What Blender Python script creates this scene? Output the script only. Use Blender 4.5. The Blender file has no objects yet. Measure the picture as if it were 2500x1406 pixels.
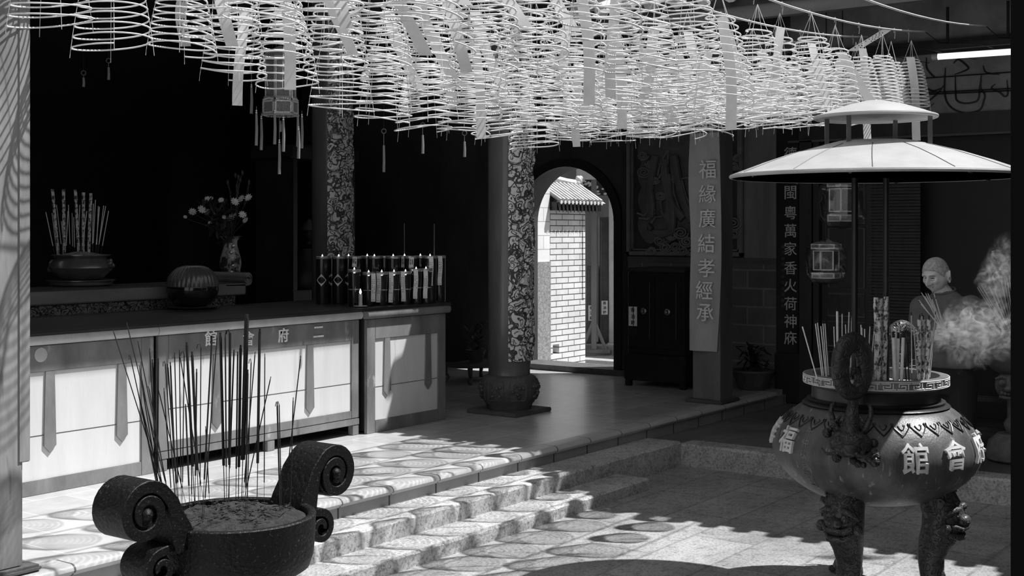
import bpy, bmesh, math, random
from mathutils import Vector, Matrix, noise as mnoise
PI = math.pi
rnd = random.Random(7)
S = bpy.context.scene
COL = S.collection
# ------------------------------------------------------------------ camera
# world: x runs along the hall front, y runs into the hall, z up; the courtyard paving is z = 0
F_PX = 3092.0
TH = math.atan(2250 / F_PX)
CA, SA = math.cos(TH), math.sin(TH)
EYE = 1.92
cam_d = bpy.data.cameras.new('camera')
cam = bpy.data.objects.new('camera', cam_d)
COL.objects.link(cam)
cam.location = (0, 0, EYE)
cam.rotation_euler = (PI / 2, 0, TH - PI / 2)
cam_d.sensor_width = 36.0
cam_d.lens = 36.0 * F_PX / 2500
cam_d.shift_y = -(703 - 565) / 2500
cam_d.clip_start = 0.05
S.camera = cam
# ------------------------------------------------------------------ sky, sun, exposure
world = bpy.data.worlds.new('overcast_free_sky')
S.world = world
world.use_nodes = True
bgn = world.node_tree.nodes['Background']
bgn.inputs[0].default_value = (0.93, 0.93, 0.93, 1)
bgn.inputs[1].default_value = 0.66
SUN_TO = Vector((0.39, -0.415, 1.0)).normalized()
sun_d = bpy.data.lights.new('sun', 'SUN')
sun_d.energy = 6.7
sun_d.angle = math.radians(0.53)
sun = bpy.data.objects.new('sun', sun_d)
COL.objects.link(sun)
sun.rotation_euler = SUN_TO.to_track_quat('Z', 'Y').to_euler()
sun.location = (4, 0, 12)
S.view_settings.view_transform = 'Standard'
S.view_settings.look = 'None'
S.view_settings.gamma = 1.0
S.view_settings.use_curve_mapping = False
S.view_settings.exposure = 0.0
S.cycles.max_bounces = 7
S.cycles.diffuse_bounces = 4
S.cycles.glossy_bounces = 3
S.cycles.transparent_max_bounces = 8
S.cycles.volume_bounces = 1
S.cycles.volume_step_rate = 0.25
S.cycles.caustics_reflective = False
S.cycles.caustics_refractive = False
S.cycles.sample_clamp_indirect = 4.0

# ------------------------------------------------------------------ materials
MATS = {}
def mat(name, g, rough=0.6, var=0.0, scale=6.0, bump=0.0, bscale=None, metal=0.0, spec=0.5, g2=None,
        stretch=(1, 1, 1), detail=6.0, lo=0.35, hi=0.65, emit=0.0, wear=None, coat=0.0):
    """plain painted / worn surface: grey g blotched towards g2 by noise, optional fine bump and wear spots"""
    m = bpy.data.materials.new(name)
    m.use_nodes = True
    nt = m.node_tree
    b = nt.nodes['Principled BSDF']
    b.inputs['Base Color'].default_value = (g, g, g, 1)
    b.inputs['Roughness'].default_value = rough
    b.inputs['Metallic'].default_value = metal
    b.inputs['Specular IOR Level'].default_value = spec
    if coat: b.inputs['Coat Weight'].default_value = coat
    tc = nt.nodes.new('ShaderNodeTexCoord')
    mp = nt.nodes.new('ShaderNodeMapping')
    mp.inputs['Scale'].default_value = stretch
    nt.links.new(tc.outputs['Object'], mp.inputs[0])
    if var or g2 is not None:
        if g2 is None: g2 = g * (1 - var)
        n = nt.nodes.new('ShaderNodeTexNoise')
        n.inputs['Scale'].default_value = scale
        n.inputs['Detail'].default_value = detail
        n.inputs['Roughness'].default_value = 0.65
        nt.links.new(mp.outputs[0], n.inputs[0])
        r = nt.nodes.new('ShaderNodeValToRGB')
        r.color_ramp.elements[0].position = lo
        r.color_ramp.elements[1].position = hi
        r.color_ramp.elements[0].color = (g2, g2, g2, 1)
        r.color_ramp.elements[1].color = (g, g, g, 1)
        nt.links.new(n.outputs['Fac'], r.inputs[0])
        last = r.outputs[0]
        if wear:
            wg, ws, wt = wear
            n2 = nt.nodes.new('ShaderNodeTexNoise')
            n2.inputs['Scale'].default_value = ws
            n2.inputs['Detail'].default_value = 8
            nt.links.new(mp.outputs[0], n2.inputs[0])
            r2 = nt.nodes.new('ShaderNodeValToRGB')
            r2.color_ramp.elements[0].position = wt
            r2.color_ramp.elements[1].position = wt + 0.06
            nt.links.new(n2.outputs['Fac'], r2.inputs[0])
            mx = nt.nodes.new('ShaderNodeMixRGB')
            mx.inputs[2].default_value = (wg, wg, wg, 1)
            nt.links.new(r2.outputs[0], mx.inputs[0])
            nt.links.new(last, mx.inputs[1])
            last = mx.outputs[0]
        nt.links.new(last, b.inputs['Base Color'])
    if bump:
        n3 = nt.nodes.new('ShaderNodeTexNoise')
        n3.inputs['Scale'].default_value = bscale or scale * 4
        n3.inputs['Detail'].default_value = 8
        nt.links.new(mp.outputs[0], n3.inputs[0])
        bp = nt.nodes.new('ShaderNodeBump')
        bp.inputs['Strength'].default_value = bump
        bp.inputs['Distance'].default_value = 0.02
        nt.links.new(n3.outputs['Fac'], bp.inputs['Height'])
        nt.links.new(bp.outputs[0], b.inputs['Normal'])
    if emit:
        b.inputs['Emission Color'].default_value = (1, 1, 1, 1)
        b.inputs['Emission Strength'].default_value = emit
    MATS[name] = m
    return m

def brick_mat(name, c1, c2, mortar, w, h, axes='xy', msize=0.01, rough=0.6, bump=0.4, offset=0.5, dirt=0.35, spec=0.4, bias=0.0, stain=None, smooth=0.1):
    """bricks / tiles laid in a plane of object space given by two axes letters"""
    m = bpy.data.materials.new(name)
    m.use_nodes = True
    nt = m.node_tree
    b = nt.nodes['Principled BSDF']
    b.inputs['Roughness'].default_value = rough
    b.inputs['Specular IOR Level'].default_value = spec
    tc = nt.nodes.new('ShaderNodeTexCoord')
    sp = nt.nodes.new('ShaderNodeSeparateXYZ')
    cb = nt.nodes.new('ShaderNodeCombineXYZ')
    nt.links.new(tc.outputs['Object'], sp.inputs[0])
    nt.links.new(sp.outputs['XYZ'.index(axes[0].upper())], cb.inputs[0])
    nt.links.new(sp.outputs['XYZ'.index(axes[1].upper())], cb.inputs[1])
    br = nt.nodes.new('ShaderNodeTexBrick')
    br.offset = offset
    br.inputs['Scale'].default_value = 1
    br.inputs['Brick Width'].default_value = w
    br.inputs['Row Height'].default_value = h
    br.inputs['Mortar Size'].default_value = msize
    br.inputs['Mortar Smooth'].default_value = smooth
    br.inputs['Bias'].default_value = bias
    br.inputs['Color1'].default_value = (c1, c1, c1, 1)
    br.inputs['Color2'].default_value = (c2, c2, c2, 1)
    br.inputs['Mortar'].default_value = (mortar, mortar, mortar, 1)
    nt.links.new(cb.outputs[0], br.inputs['Vector'])
    n = nt.nodes.new('ShaderNodeTexNoise')
    n.inputs['Scale'].default_value = 2.3
    n.inputs['Detail'].default_value = 9
    n.inputs['Roughness'].default_value = 0.7
    nt.links.new(tc.outputs['Object'], n.inputs[0])
    r = nt.nodes.new('ShaderNodeValToRGB')
    r.color_ramp.elements[0].position = 0.3
    r.color_ramp.elements[1].position = 0.62
    k = 1 - dirt
    r.color_ramp.elements[0].color = (k, k, k, 1)
    nt.links.new(n.outputs['Fac'], r.inputs[0])
    mx = nt.nodes.new('ShaderNodeMixRGB')
    mx.blend_type = 'MULTIPLY'
    mx.inputs[0].default_value = 1
    nt.links.new(br.outputs['Color'], mx.inputs[1])
    nt.links.new(r.outputs[0], mx.inputs[2])
    nt.links.new(mx.outputs[0], b.inputs['Base Color'])
    if bump:
        bp = nt.nodes.new('ShaderNodeBump')
        bp.inputs['Strength'].default_value = bump
        bp.inputs['Distance'].default_value = 0.01
        bp.invert = True
        nt.links.new(br.outputs['Fac'], bp.inputs['Height'])
        nt.links.new(bp.outputs[0], b.inputs['Normal'])
    MATS[name] = m
    return m

def granite_mat(name, hi, lo, rough=0.75, speck=0.12, pit=0.5, spec=0.3, joints=None):
    m = bpy.data.materials.new(name)
    m.use_nodes = True
    nt = m.node_tree
    b = nt.nodes['Principled BSDF']
    b.inputs['Roughness'].default_value = rough
    b.inputs['Specular IOR Level'].default_value = spec
    tc = nt.nodes.new('ShaderNodeTexCoord')
    def nz(sc, det=8, ro=0.6):
        n = nt.nodes.new('ShaderNodeTexNoise')
        n.inputs['Scale'].default_value = sc
        n.inputs['Detail'].default_value = det
        n.inputs['Roughness'].default_value = ro
        nt.links.new(tc.outputs['Object'], n.inputs[0])
        return n
    n1, n2, n3 = nz(1.7), nz(55, 4, 0.8), nz(14, 8, 0.75)
    r1 = nt.nodes.new('ShaderNodeValToRGB')
    r1.color_ramp.elements[0].position = 0.32; r1.color_ramp.elements[1].position = 0.6
    r1.color_ramp.elements[0].color = (lo, lo, lo, 1); r1.color_ramp.elements[1].color = (hi, hi, hi, 1)
    nt.links.new(n1.outputs['Fac'], r1.inputs[0])
    r2 = nt.nodes.new('ShaderNodeValToRGB')
    r2.color_ramp.elements[0].position = 0.36; r2.color_ramp.elements[1].position = 0.52
    k = 1 - pit
    r2.color_ramp.elements[0].color = (k, k, k, 1)
    nt.links.new(n2.outputs['Fac'], r2.inputs[0])
    mx = nt.nodes.new('ShaderNodeMixRGB'); mx.blend_type = 'MULTIPLY'; mx.inputs[0].default_value = 1
    nt.links.new(r1.outputs[0], mx.inputs[1]); nt.links.new(r2.outputs[0], mx.inputs[2])
    last = mx.outputs[0]
    r3 = nt.nodes.new('ShaderNodeValToRGB')
    r3.color_ramp.elements[0].position = 0.34; r3.color_ramp.elements[1].position = 0.5
    r3.color_ramp.elements[0].color = (0.55, 0.55, 0.55, 1)
    nt.links.new(n3.outputs['Fac'], r3.inputs[0])
    mx2 = nt.nodes.new('ShaderNodeMixRGB'); mx2.blend_type = 'MULTIPLY'; mx2.inputs[0].default_value = 1
    nt.links.new(last, mx2.inputs[1]); nt.links.new(r3.outputs[0], mx2.inputs[2])
    last = mx2.outputs[0]
    hsrc = n3.outputs['Fac']
    if joints:
        br = nt.nodes.new('ShaderNodeTexBrick')
        br.inputs['Scale'].default_value = 1
        br.inputs['Brick Width'].default_value = joints[0]; br.inputs['Row Height'].default_value = joints[1]
        br.inputs['Mortar Size'].default_value = joints[2]; br.inputs['Mortar Smooth'].default_value = 0.4
        br.inputs['Color1'].default_value = (1, 1, 1, 1); br.inputs['Color2'].default_value = (0.86, 0.86, 0.86, 1)
        br.inputs['Mortar'].default_value = (0.68, 0.68, 0.68, 1)
        nt.links.new(tc.outputs['Object'], br.inputs['Vector'])
        mx3 = nt.nodes.new('ShaderNodeMixRGB'); mx3.blend_type = 'MULTIPLY'; mx3.inputs[0].default_value = 1
        nt.links.new(last, mx3.inputs[1]); nt.links.new(br.outputs['Color'], mx3.inputs[2])
        last = mx3.outputs[0]
    nt.links.new(last, b.inputs['Base Color'])
    bp = nt.nodes.new('ShaderNodeBump'); bp.inputs['Strength'].default_value = 0.5; bp.inputs['Distance'].default_value = 0.012
    nt.links.new(hsrc, bp.inputs['Height']); nt.links.new(bp.outputs[0], b.inputs['Normal'])
    MATS[name] = m
    return m

def carved_mat(name, hi, line, scale=9.0, rough=0.4, metal=0.0, width=0.07, bump=0.8, stretch=(1, 1, 1), spec=0.5):
    """swirling carved / embossed surface: pale raised lobes parted by dark grooves"""
    m = bpy.data.materials.new(name)
    m.use_nodes = True
    nt = m.node_tree
    b = nt.nodes['Principled BSDF']
    b.inputs['Roughness'].default_value = rough
    b.inputs['Metallic'].default_value = metal
    b.inputs['Specular IOR Level'].default_value = spec
    tc = nt.nodes.new('ShaderNodeTexCoord')
    mp = nt.nodes.new('ShaderNodeMapping'); mp.inputs['Scale'].default_value = stretch
    nt.links.new(tc.outputs['Object'], mp.inputs[0])
    n = nt.nodes.new('ShaderNodeTexNoise'); n.inputs['Scale'].default_value = scale * 0.55; n.inputs['Detail'].default_value = 2
    nt.links.new(mp.outputs[0], n.inputs[0])
    mx = nt.nodes.new('ShaderNodeMixRGB'); mx.blend_type = 'LINEAR_LIGHT'; mx.inputs[0].default_value = 0.16
    nt.links.new(mp.outputs[0], mx.inputs[1]); nt.links.new(n.outputs['Color'], mx.inputs[2])
    v = nt.nodes.new('ShaderNodeTexVoronoi'); v.feature = 'DISTANCE_TO_EDGE'; v.inputs['Scale'].default_value = scale
    nt.links.new(mx.outputs[0], v.inputs['Vector'])
    v2 = nt.nodes.new('ShaderNodeTexVoronoi'); v2.feature = 'F1'; v2.inputs['Scale'].default_value = scale
    nt.links.new(mx.outputs[0], v2.inputs['Vector'])
    sn = nt.nodes.new('ShaderNodeMath'); sn.operation = 'MULTIPLY'; sn.inputs[1].default_value = 17.0
    nt.links.new(v2.outputs['Distance'], sn.inputs[0])
    s2 = nt.nodes.new('ShaderNodeMath'); s2.operation = 'SINE'
    nt.links.new(sn.outputs[0], s2.inputs[0])
    r2 = nt.nodes.new('ShaderNodeValToRGB')
    r2.color_ramp.elements[0].position = 0.0; r2.color_ramp.elements[1].position = 0.14
    ad = nt.nodes.new('ShaderNodeMath'); ad.operation = 'MULTIPLY_ADD'; ad.inputs[1].default_value = 0.5; ad.inputs[2].default_value = 0.5
    nt.links.new(s2.outputs[0], ad.inputs[0]); nt.links.new(ad.outputs[0], r2.inputs[0])
    r = nt.nodes.new('ShaderNodeValToRGB')
    r.color_ramp.elements[0].position = width * 0.35; r.color_ramp.elements[1].position = width
    nt.links.new(v.outputs['Distance'], r.inputs[0])
    mul = nt.nodes.new('ShaderNodeMixRGB'); mul.blend_type = 'MULTIPLY'; mul.inputs[0].default_value = 1
    nt.links.new(r.outputs[0], mul.inputs[1]); nt.links.new(r2.outputs[0], mul.inputs[2])
    c = nt.nodes.new('ShaderNodeMixRGB')
    c.inputs[1].default_value = (line, line, line, 1); c.inputs[2].default_value = (hi, hi, hi, 1)
    nt.links.new(mul.outputs[0], c.inputs[0]); nt.links.new(c.outputs[0], b.inputs['Base Color'])
    bp = nt.nodes.new('ShaderNodeBump'); bp.inputs['Strength'].default_value = bump; bp.inputs['Distance'].default_value = 0.015
    nt.links.new(mul.outputs[0], bp.inputs['Height']); nt.links.new(bp.outputs[0], b.inputs['Normal'])
    MATS[name] = m
    return m

granite_mat('court_granite', 0.45, 0.29, joints=(1.1, 0.42, 0.012))
granite_mat('step_granite', 0.64, 0.42, pit=0.6)
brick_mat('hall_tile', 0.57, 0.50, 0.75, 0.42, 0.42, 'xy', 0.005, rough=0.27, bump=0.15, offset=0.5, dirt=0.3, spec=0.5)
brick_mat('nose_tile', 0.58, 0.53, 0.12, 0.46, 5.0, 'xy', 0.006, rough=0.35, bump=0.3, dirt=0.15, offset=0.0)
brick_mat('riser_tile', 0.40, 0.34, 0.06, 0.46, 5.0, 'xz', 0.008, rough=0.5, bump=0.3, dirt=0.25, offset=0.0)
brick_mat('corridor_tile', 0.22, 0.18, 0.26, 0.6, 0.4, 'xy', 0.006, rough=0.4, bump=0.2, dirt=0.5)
brick_mat('dado_brick', 0.17, 0.13, 0.26, 0.36, 0.19, 'yz', 0.010, rough=0.55, bump=0.6, dirt=0.4)
brick_mat('furnace_brick', 0.85, 0.78, 0.10, 0.27, 0.072, 'xz', 0.006, rough=0.8, bump=0.7, dirt=0.25)
brick_mat('yard_brick', 0.90, 0.84, 0.5, 0.34, 0.17, 'xz', 0.006, rough=0.8, bump=0.3, dirt=0.15)
mat('stucco', 0.42, 0.9, 0.55, 40, 0.4)
mat('yard_paving', 0.4, 0.8, 0.3, 5, 0.2)
mat('white_paint', 0.72, 0.6, 0.2, 5)
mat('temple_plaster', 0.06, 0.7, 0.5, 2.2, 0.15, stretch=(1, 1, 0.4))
mat('grey_plaster', 0.3, 0.7, 0.45, 1.6, 0.1, stretch=(2, 2, 0.35))
mat('dark_lacquer', 0.018, 0.32, 0.4, 5)
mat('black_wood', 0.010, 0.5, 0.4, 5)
mat('dark_wood', 0.035, 0.45, 0.5, 7, 0.1, stretch=(1, 1, 0.3))
mat('beam_wood', 0.14, 0.55, 0.5, 4, 0.15, stretch=(1, 0.2, 1))
mat('rafter_wood', 0.05, 0.6, 0.5, 5)
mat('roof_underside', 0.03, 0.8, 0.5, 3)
mat('post_paint', 0.2, 0.5, 0.4, 3, 0.1, stretch=(1, 1, 0.3))
mat('post_wood', 0.30, 0.6, 0.45, 4, 0.2, stretch=(2, 2, 0.25), wear=(0.18, 7, 0.6))
mat('banner_cloth', 0.5, 0.75, 0.25, 4, 0.15, stretch=(1, 1, 0.5))
mat('gold_leaf', 0.95, 0.4, 0.2, 30)
mat('dull_gold', 0.7, 0.5, 0.3, 30)
mat('ink', 0.012, 0.6)
mat('counter_panel', 0.7, 0.55, 0.12, 3, 0.05, stretch=(2, 1, 0.3), wear=(0.40, 5.5, 0.67))
mat('counter_frame', 0.24, 0.5, 0.42, 5, 0.1, stretch=(1, 1, 0.4), wear=(0.40, 9, 0.66))
mat('counter_rail', 0.52, 0.35, 0.25, 5)
mat('counter_top', 0.055, 0.35, 0.5, 4, stretch=(0.3, 1, 1))
mat('altar_wood', 0.09, 0.35, 0.4, 6, stretch=(0.3, 1, 1))
mat('altar_fascia', 0.24, 0.4, 0.3, 6, stretch=(0.3, 1, 1))
carved_mat('altar_carving', 0.16, 0.01, 16, rough=0.35)
carved_mat('column_emboss', 0.88, 0.07, 10.5, rough=0.3, width=0.075, bump=1.0, spec=0.6)
carved_mat('drum_carving', 0.16, 0.05, 26, rough=0.6, width=0.05, bump=0.7)
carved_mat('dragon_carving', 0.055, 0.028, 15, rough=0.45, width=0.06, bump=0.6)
carved_mat('dragon_carving_shaded', 0.026, 0.014, 13, rough=0.42, width=0.06, bump=0.5)  # dragon carving with shade put into the colour, for the near handle
carved_mat('lantern_fret', 0.8, 0.08, 55, rough=0.4, width=0.1, bump=0.5)
carved_mat('lantern_paper', 0.16, 0.07, 30, rough=0.5, width=0.08, bump=0.3)
mat('column_paint', 0.17, 0.28, 0.35, 3, 0.05, stretch=(1, 1, 0.25), coat=0.3)
mat('drum_stone', 0.12, 0.6, 0.4, 12, 0.3)
mat('plinth_stone', 0.13, 0.7, 0.4, 8, 0.3)
mat('incense_coil', 0.84, 0.8, 0.12, 30)
mat('coil_string', 0.60, 0.8)
mat('wish_paper', 0.72, 0.75, 0.15, 12)
mat('wish_paper_grey', 0.45, 0.75, 0.2, 12)
mat('rod_metal', 0.62, 0.45, 0.2, 10)
mat('hook_wire', 0.3, 0.4)
mat('black_wire', 0.01, 0.6)
mat('black_iron', 0.004, 0.5, 0.4, 9, 0.35, 70, wear=(0.05, 120, 0.62), spec=0.3)
mat('brow', 0.22, 0.8)
mat('black_post', 0.003, 0.9, spec=0.05)
mat('ash_dark', 0.035, 0.95, 0.7, 26, 0.9, 60)
mat('ash_light', 0.45, 0.95, 0.6, 26, 0.7, 60)
mat('stone_pedestal', 0.30, 0.75, 0.4, 9, 0.3)
mat('bronze', 0.105, 0.42, 0.55, 4, 0.12, 50, stretch=(2.5, 2.5, 0.5), wear=(0.22, 11, 0.62))
mat('bronze_dark', 0.022, 0.35, 0.4, 6, 0.1)
mat('raised_gilt', 0.66, 0.5, 0.15, 30)
mat('rim_bronze', 0.20, 0.4, 0.4, 12)
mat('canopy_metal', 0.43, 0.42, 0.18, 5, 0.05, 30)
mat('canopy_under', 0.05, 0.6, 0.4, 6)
mat('stick_burnt', 0.012, 0.7, 0.5, 40)
mat('stick_bamboo', 0.05, 0.6)
mat('stick_pale', 0.88, 0.7, 0.2, 40)
mat('stick_tip', 0.02, 0.8)
mat('paper_wrap', 0.7, 0.6, 0, 55, 0.6, 80, g2=0.03, stretch=(1, 1, 0.6), lo=0.42, hi=0.52)
mat('glass_dark', 0.012, 0.08, 0, spec=0.8)
mat('oil_glass', 0.02, 0.12, 0.4, 20, spec=0.8)
mat('gold_rim', 0.55, 0.25, 0.3, 40, metal=0.6)
mat('flame', 0.9, 0.5, emit=3.0)
mat('wax', 0.6, 0.5)
mat('tag_paper', 0.85, 0.7, 0.12, 30)
mat('porcelain', 0.4, 0.18, 0, 9, g2=0.04, lo=0.46, hi=0.54, spec=0.7)
mat('pewter', 0.24, 0.25, 0.3, 8, metal=0.5)
mat('gourd_glass', 0.12, 0.26, 0.3, 5, spec=0.8)
mat('petal', 0.8, 0.7, 0.15, 40)
mat('leaf', 0.035, 0.6, 0.4, 20)
mat('tassel', 0.3, 0.6, 0.35, 60, 0.4, stretch=(1, 1, 0.05))
mat('bead', 0.7, 0.3)
mat('clear_wrap', 0.10, 0.12, 0.4, 6, 0.4, 9, spec=0.9)
mat('skin', 0.68, 0.5, 0.12, 14, 0.08, 90)
mat('hair', 0.62, 0.8, 0, 60, 0.5, 220, g2=0.30)
mat('shirt', 0.15, 0.85, 0.25, 14, 0.2, 60)
mat('trousers', 0.02, 0.85, 0.2, 14)
mat('eye_dark', 0.01, 0.2)
mat('painted_board', 0.4, 0.6, 0.45, 2.5, 0.1)
mat('paint_line', 0.04, 0.6)
mat('tube_light', 0.9, 0.4, emit=1.15)
mat('lamp_white', 0.7, 0.4)
mat('roof_tile', 0.55, 0.7, 0.4, 10, 0.3)
mat('panel_carved', 0.14, 0.45, 0.35, 5, 0.15)
mat('panel_ground', 0.045, 0.5, 0.4, 5)
mat('panel_edge', 0.24, 0.45, 0.3, 10)
mat('green_black', 0.02, 0.5, 0.4, 10)
mat('old_stone', 0.26, 0.6, 0.45, 12, 0.25)

# ------------------------------------------------------------------ mesh helpers
class MB:
    """collects shapes; build() links them as ONE mesh object"""
    def __init__(s): s.v, s.f, s.mi, s.cur = [], [], [], 0
    def add(s, vs, fs, M=None):
        n = len(s.v)
        s.v += [tuple(M @ Vector(p)) if M else tuple(p) for p in vs]
        s.f += [tuple(i + n for i in f) for f in fs]
        s.mi += [s.cur] * len(fs)
        return s
    def box(s, x0, x1, y0, y1, z0, z1, M=None):
        v = [(x0, y0, z0), (x1, y0, z0), (x1, y1, z0), (x0, y1, z0), (x0, y0, z1), (x1, y0, z1), (x1, y1, z1), (x0, y1, z1)]
        return s.add(v, [(0, 3, 2, 1), (4, 5, 6, 7), (0, 1, 5, 4), (1, 2, 6, 5), (2, 3, 7, 6), (3, 0, 4, 7)], M)
    def bbox(s, x0, x1, y0, y1, z0, z1, b=0.01, M=None):
        """box with chamfered vertical and horizontal edges"""
        bm = bmesh.new()
        bmesh.ops.create_cube(bm, size=1)
        for v in bm.verts:
            v.co = Vector(((x0 + x1) / 2 + v.co.x * (x1 - x0), (y0 + y1) / 2 + v.co.y * (y1 - y0), (z0 + z1) / 2 + v.co.z * (z1 - z0)))
        bmesh.ops.bevel(bm, geom=bm.edges[:], offset=b, segments=2, affect='EDGES')
        bm.verts.index_update()
        s.add([v.co.copy() for v in bm.verts], [[v.index for v in f.verts] for f in bm.faces], M)
        bm.free()
        return s
    def tube(s, pts, r, seg=8, closed=False, caps=True, M=None, flat=1.0):
        pts = [Vector(p) for p in pts]
        n = len(pts)
        rs = r if hasattr(r, '__len__') else [r] * n
        vs, fs = [], []
        up = None
        for i, p in enumerate(pts):
            a = pts[i - 1] if (i > 0 or closed) else p
            b = pts[(i + 1) % n] if (i < n - 1 or closed) else p
            t = (b - a)
            t = t.normalized() if t.length > 1e-9 else Vector((0, 0, 1))
            if up is None:
                up = Vector((0, 0, 1)) if abs(t.z) < 0.9 else Vector((1, 0, 0))
            x = t.cross(up)
            if x.length < 1e-6: x = t.cross(Vector((0, 1, 0)))
            x.normalize()
            y = x.cross(t).normalized()
            up = y
            for k in range(seg):
                a_ = 2 * PI * k / seg
                vs.append(p + x * (math.cos(a_) * rs[i]) + y * (math.sin(a_) * rs[i] * flat))
        m = n if closed else n - 1
        for i in range(m):
            for k in range(seg):
                k2 = (k + 1) % seg
                j = (i + 1) % n
                fs.append((i * seg + k, i * seg + k2, j * seg + k2, j * seg + k))
        if caps and not closed:
            fs.append(tuple(range(seg))[::-1])
            fs.append(tuple((n - 1) * seg + k for k in range(seg)))
        return s.add(vs, fs, M)
    def lathe(s, prof, seg=32, M=None, a0=0.0, a1=2 * PI, wob=None):
        """prof: (r, z) from bottom to top, r = 0 closes"""
        full = abs(a1 - a0 - 2 * PI) < 1e-6
        n = seg if full else seg + 1
        vs, fs = [], []
        for (r, z) in prof:
            for k in range(n):
                a = a0 + (a1 - a0) * k / seg
                rr = r * (wob(a, z) if wob else 1)
                vs.append((rr * math.cos(a), rr * math.sin(a), z))
        for i in range(len(prof) - 1):
            for k in range(seg):
                k2 = (k + 1) % n if full else k + 1
                fs.append((i * n + k, i * n + k2, (i + 1) * n + k2, (i + 1) * n + k))
        if full:
            if prof[0][0] > 1e-6: fs.append(tuple(range(n))[::-1])
            if prof[-1][0] > 1e-6: fs.append(tuple((len(prof) - 1) * n + k for k in range(n)))
        return s.add(vs, fs, M)
    def prism(s, poly, h, M=None):
        """polygon in local xy extruded along local z from 0 to h"""
        n = len(poly)
        vs = [(p[0], p[1], 0) for p in poly] + [(p[0], p[1], h) for p in poly]
        fs = [tuple(range(n))[::-1], tuple(range(n, 2 * n))] + [(i, (i + 1) % n, n + (i + 1) % n, n + i) for i in range(n)]
        return s.add(vs, fs, M)
    def sph(s, c, r, seg=12, rings=8, M=None, sc=(1, 1, 1)):
        vs, fs = [], []
        for i in range(rings + 1):
            t = PI * i / rings
            for k in range(seg):
                a = 2 * PI * k / seg
                vs.append((c[0] + r * sc[0] * math.sin(t) * math.cos(a), c[1] + r * sc[1] * math.sin(t) * math.sin(a), c[2] + r * sc[2] * math.cos(t)))
        for i in range(rings):
            for k in range(seg):
                k2 = (k + 1) % seg
                fs.append((i * seg + k, (i + 1) * seg + k, (i + 1) * seg + k2, i * seg + k2))
        return s.add(vs, fs, M)
    def strip(s, pts, w, th=0.0008, M=None, side=Vector((1, 0, 0))):
        """paper strip along pts, width w along side, with thickness"""
        pts = [Vector(p) for p in pts]
        nrm = (pts[1] - pts[0]).cross(side).normalized() * th
        vs, fs = [], []
        for p in pts:
            vs += [p - side * (w / 2) - nrm, p + side * (w / 2) - nrm, p + side * (w / 2) + nrm, p - side * (w / 2) + nrm]
        for i in range(len(pts) - 1):
            a, b = 4 * i, 4 * i + 4
            for k in range(4):
                fs.append((a + k, a + (k + 1) % 4, b + (k + 1) % 4, b + k))
        e = 4 * (len(pts) - 1)
        fs += [(3, 2, 1, 0), (e, e + 1, e + 2, e + 3)]
        return s.add(vs, fs, M)
    def mesh(s, name, mats, smooth=True, ang=40):
        me = bpy.data.meshes.new(name)
        me.from_pydata(s.v, [], s.f)
        for m in (mats if isinstance(mats, (list, tuple)) else [mats]): me.materials.append(MATS[m] if isinstance(m, str) else m)
        if any(s.mi): me.polygons.foreach_set('material_index', s.mi)
        if smooth:
            me.shade_smooth()
            me.set_sharp_from_angle(angle=math.radians(ang))
        me.validate()
        me.update()
        return me
    def build(s, name, mats, parent=None, smooth=True, ang=40):
        o = bpy.data.objects.new(name, s.mesh(name, mats, smooth, ang))
        COL.objects.link(o)
        if parent: o.parent = parent
        return o

def tag(o, label=None, cat=None, group=None, kind=None):
    if label: o['label'] = label
    if cat: o['category'] = cat
    if group: o['group'] = group
    if kind: o['kind'] = kind
    return o
def empty(name, loc=(0, 0, 0), rz=0.0, label=None, cat=None, group=None):
    o = bpy.data.objects.new(name, None)
    o.empty_display_size = 0.1
    COL.objects.link(o)
    o.location = loc
    o.rotation_euler = (0, 0, rz)
    return tag(o, label, cat, group)
def struct(o, label=None):
    o['kind'] = 'structure'
    if label: o['label'] = label
    return o
def copy_thing(o, parent=None):
    c = o.copy(); COL.objects.link(c)
    if parent: c.parent = parent
    for ch in KIDS.get(o.name, []):
        k = copy_thing(ch, c)
    return c
KIDS = {}
def kids(o, *ch): KIDS[o.name] = list(ch); return o
def T(x=0, y=0, z=0): return Matrix.Translation((x, y, z))
def RX(a): return Matrix.Rotation(a, 4, 'X')
def RY(a): return Matrix.Rotation(a, 4, 'Y')
def RZ(a): return Matrix.Rotation(a, 4, 'Z')
def SC(x, y, z): return Matrix.Diagonal((x, y, z, 1))
CAM_RZ = TH - PI / 2          # local x = to the right in the picture, local y = away from it
def px(a, b, d):
    """world point seen at photo pixel (a, b) at depth d"""
    l = (a - 1250) / F_PX * d
    return Vector((d * CA + l * SA, d * SA - l * CA, EYE + (565 - b) / F_PX * d))
def px_y(a, b, y):
    q = (a - 1250) / F_PX
    return px(a, b, y / (SA - q * CA))
def px_x(a, b, x):
    q = (a - 1250) / F_PX
    return px(a, b, x / (CA + q * SA))
def px_z(a, b, z): return px(a, b, (z - EYE) * F_PX / (565 - b))
_GLYPH = {}
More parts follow.
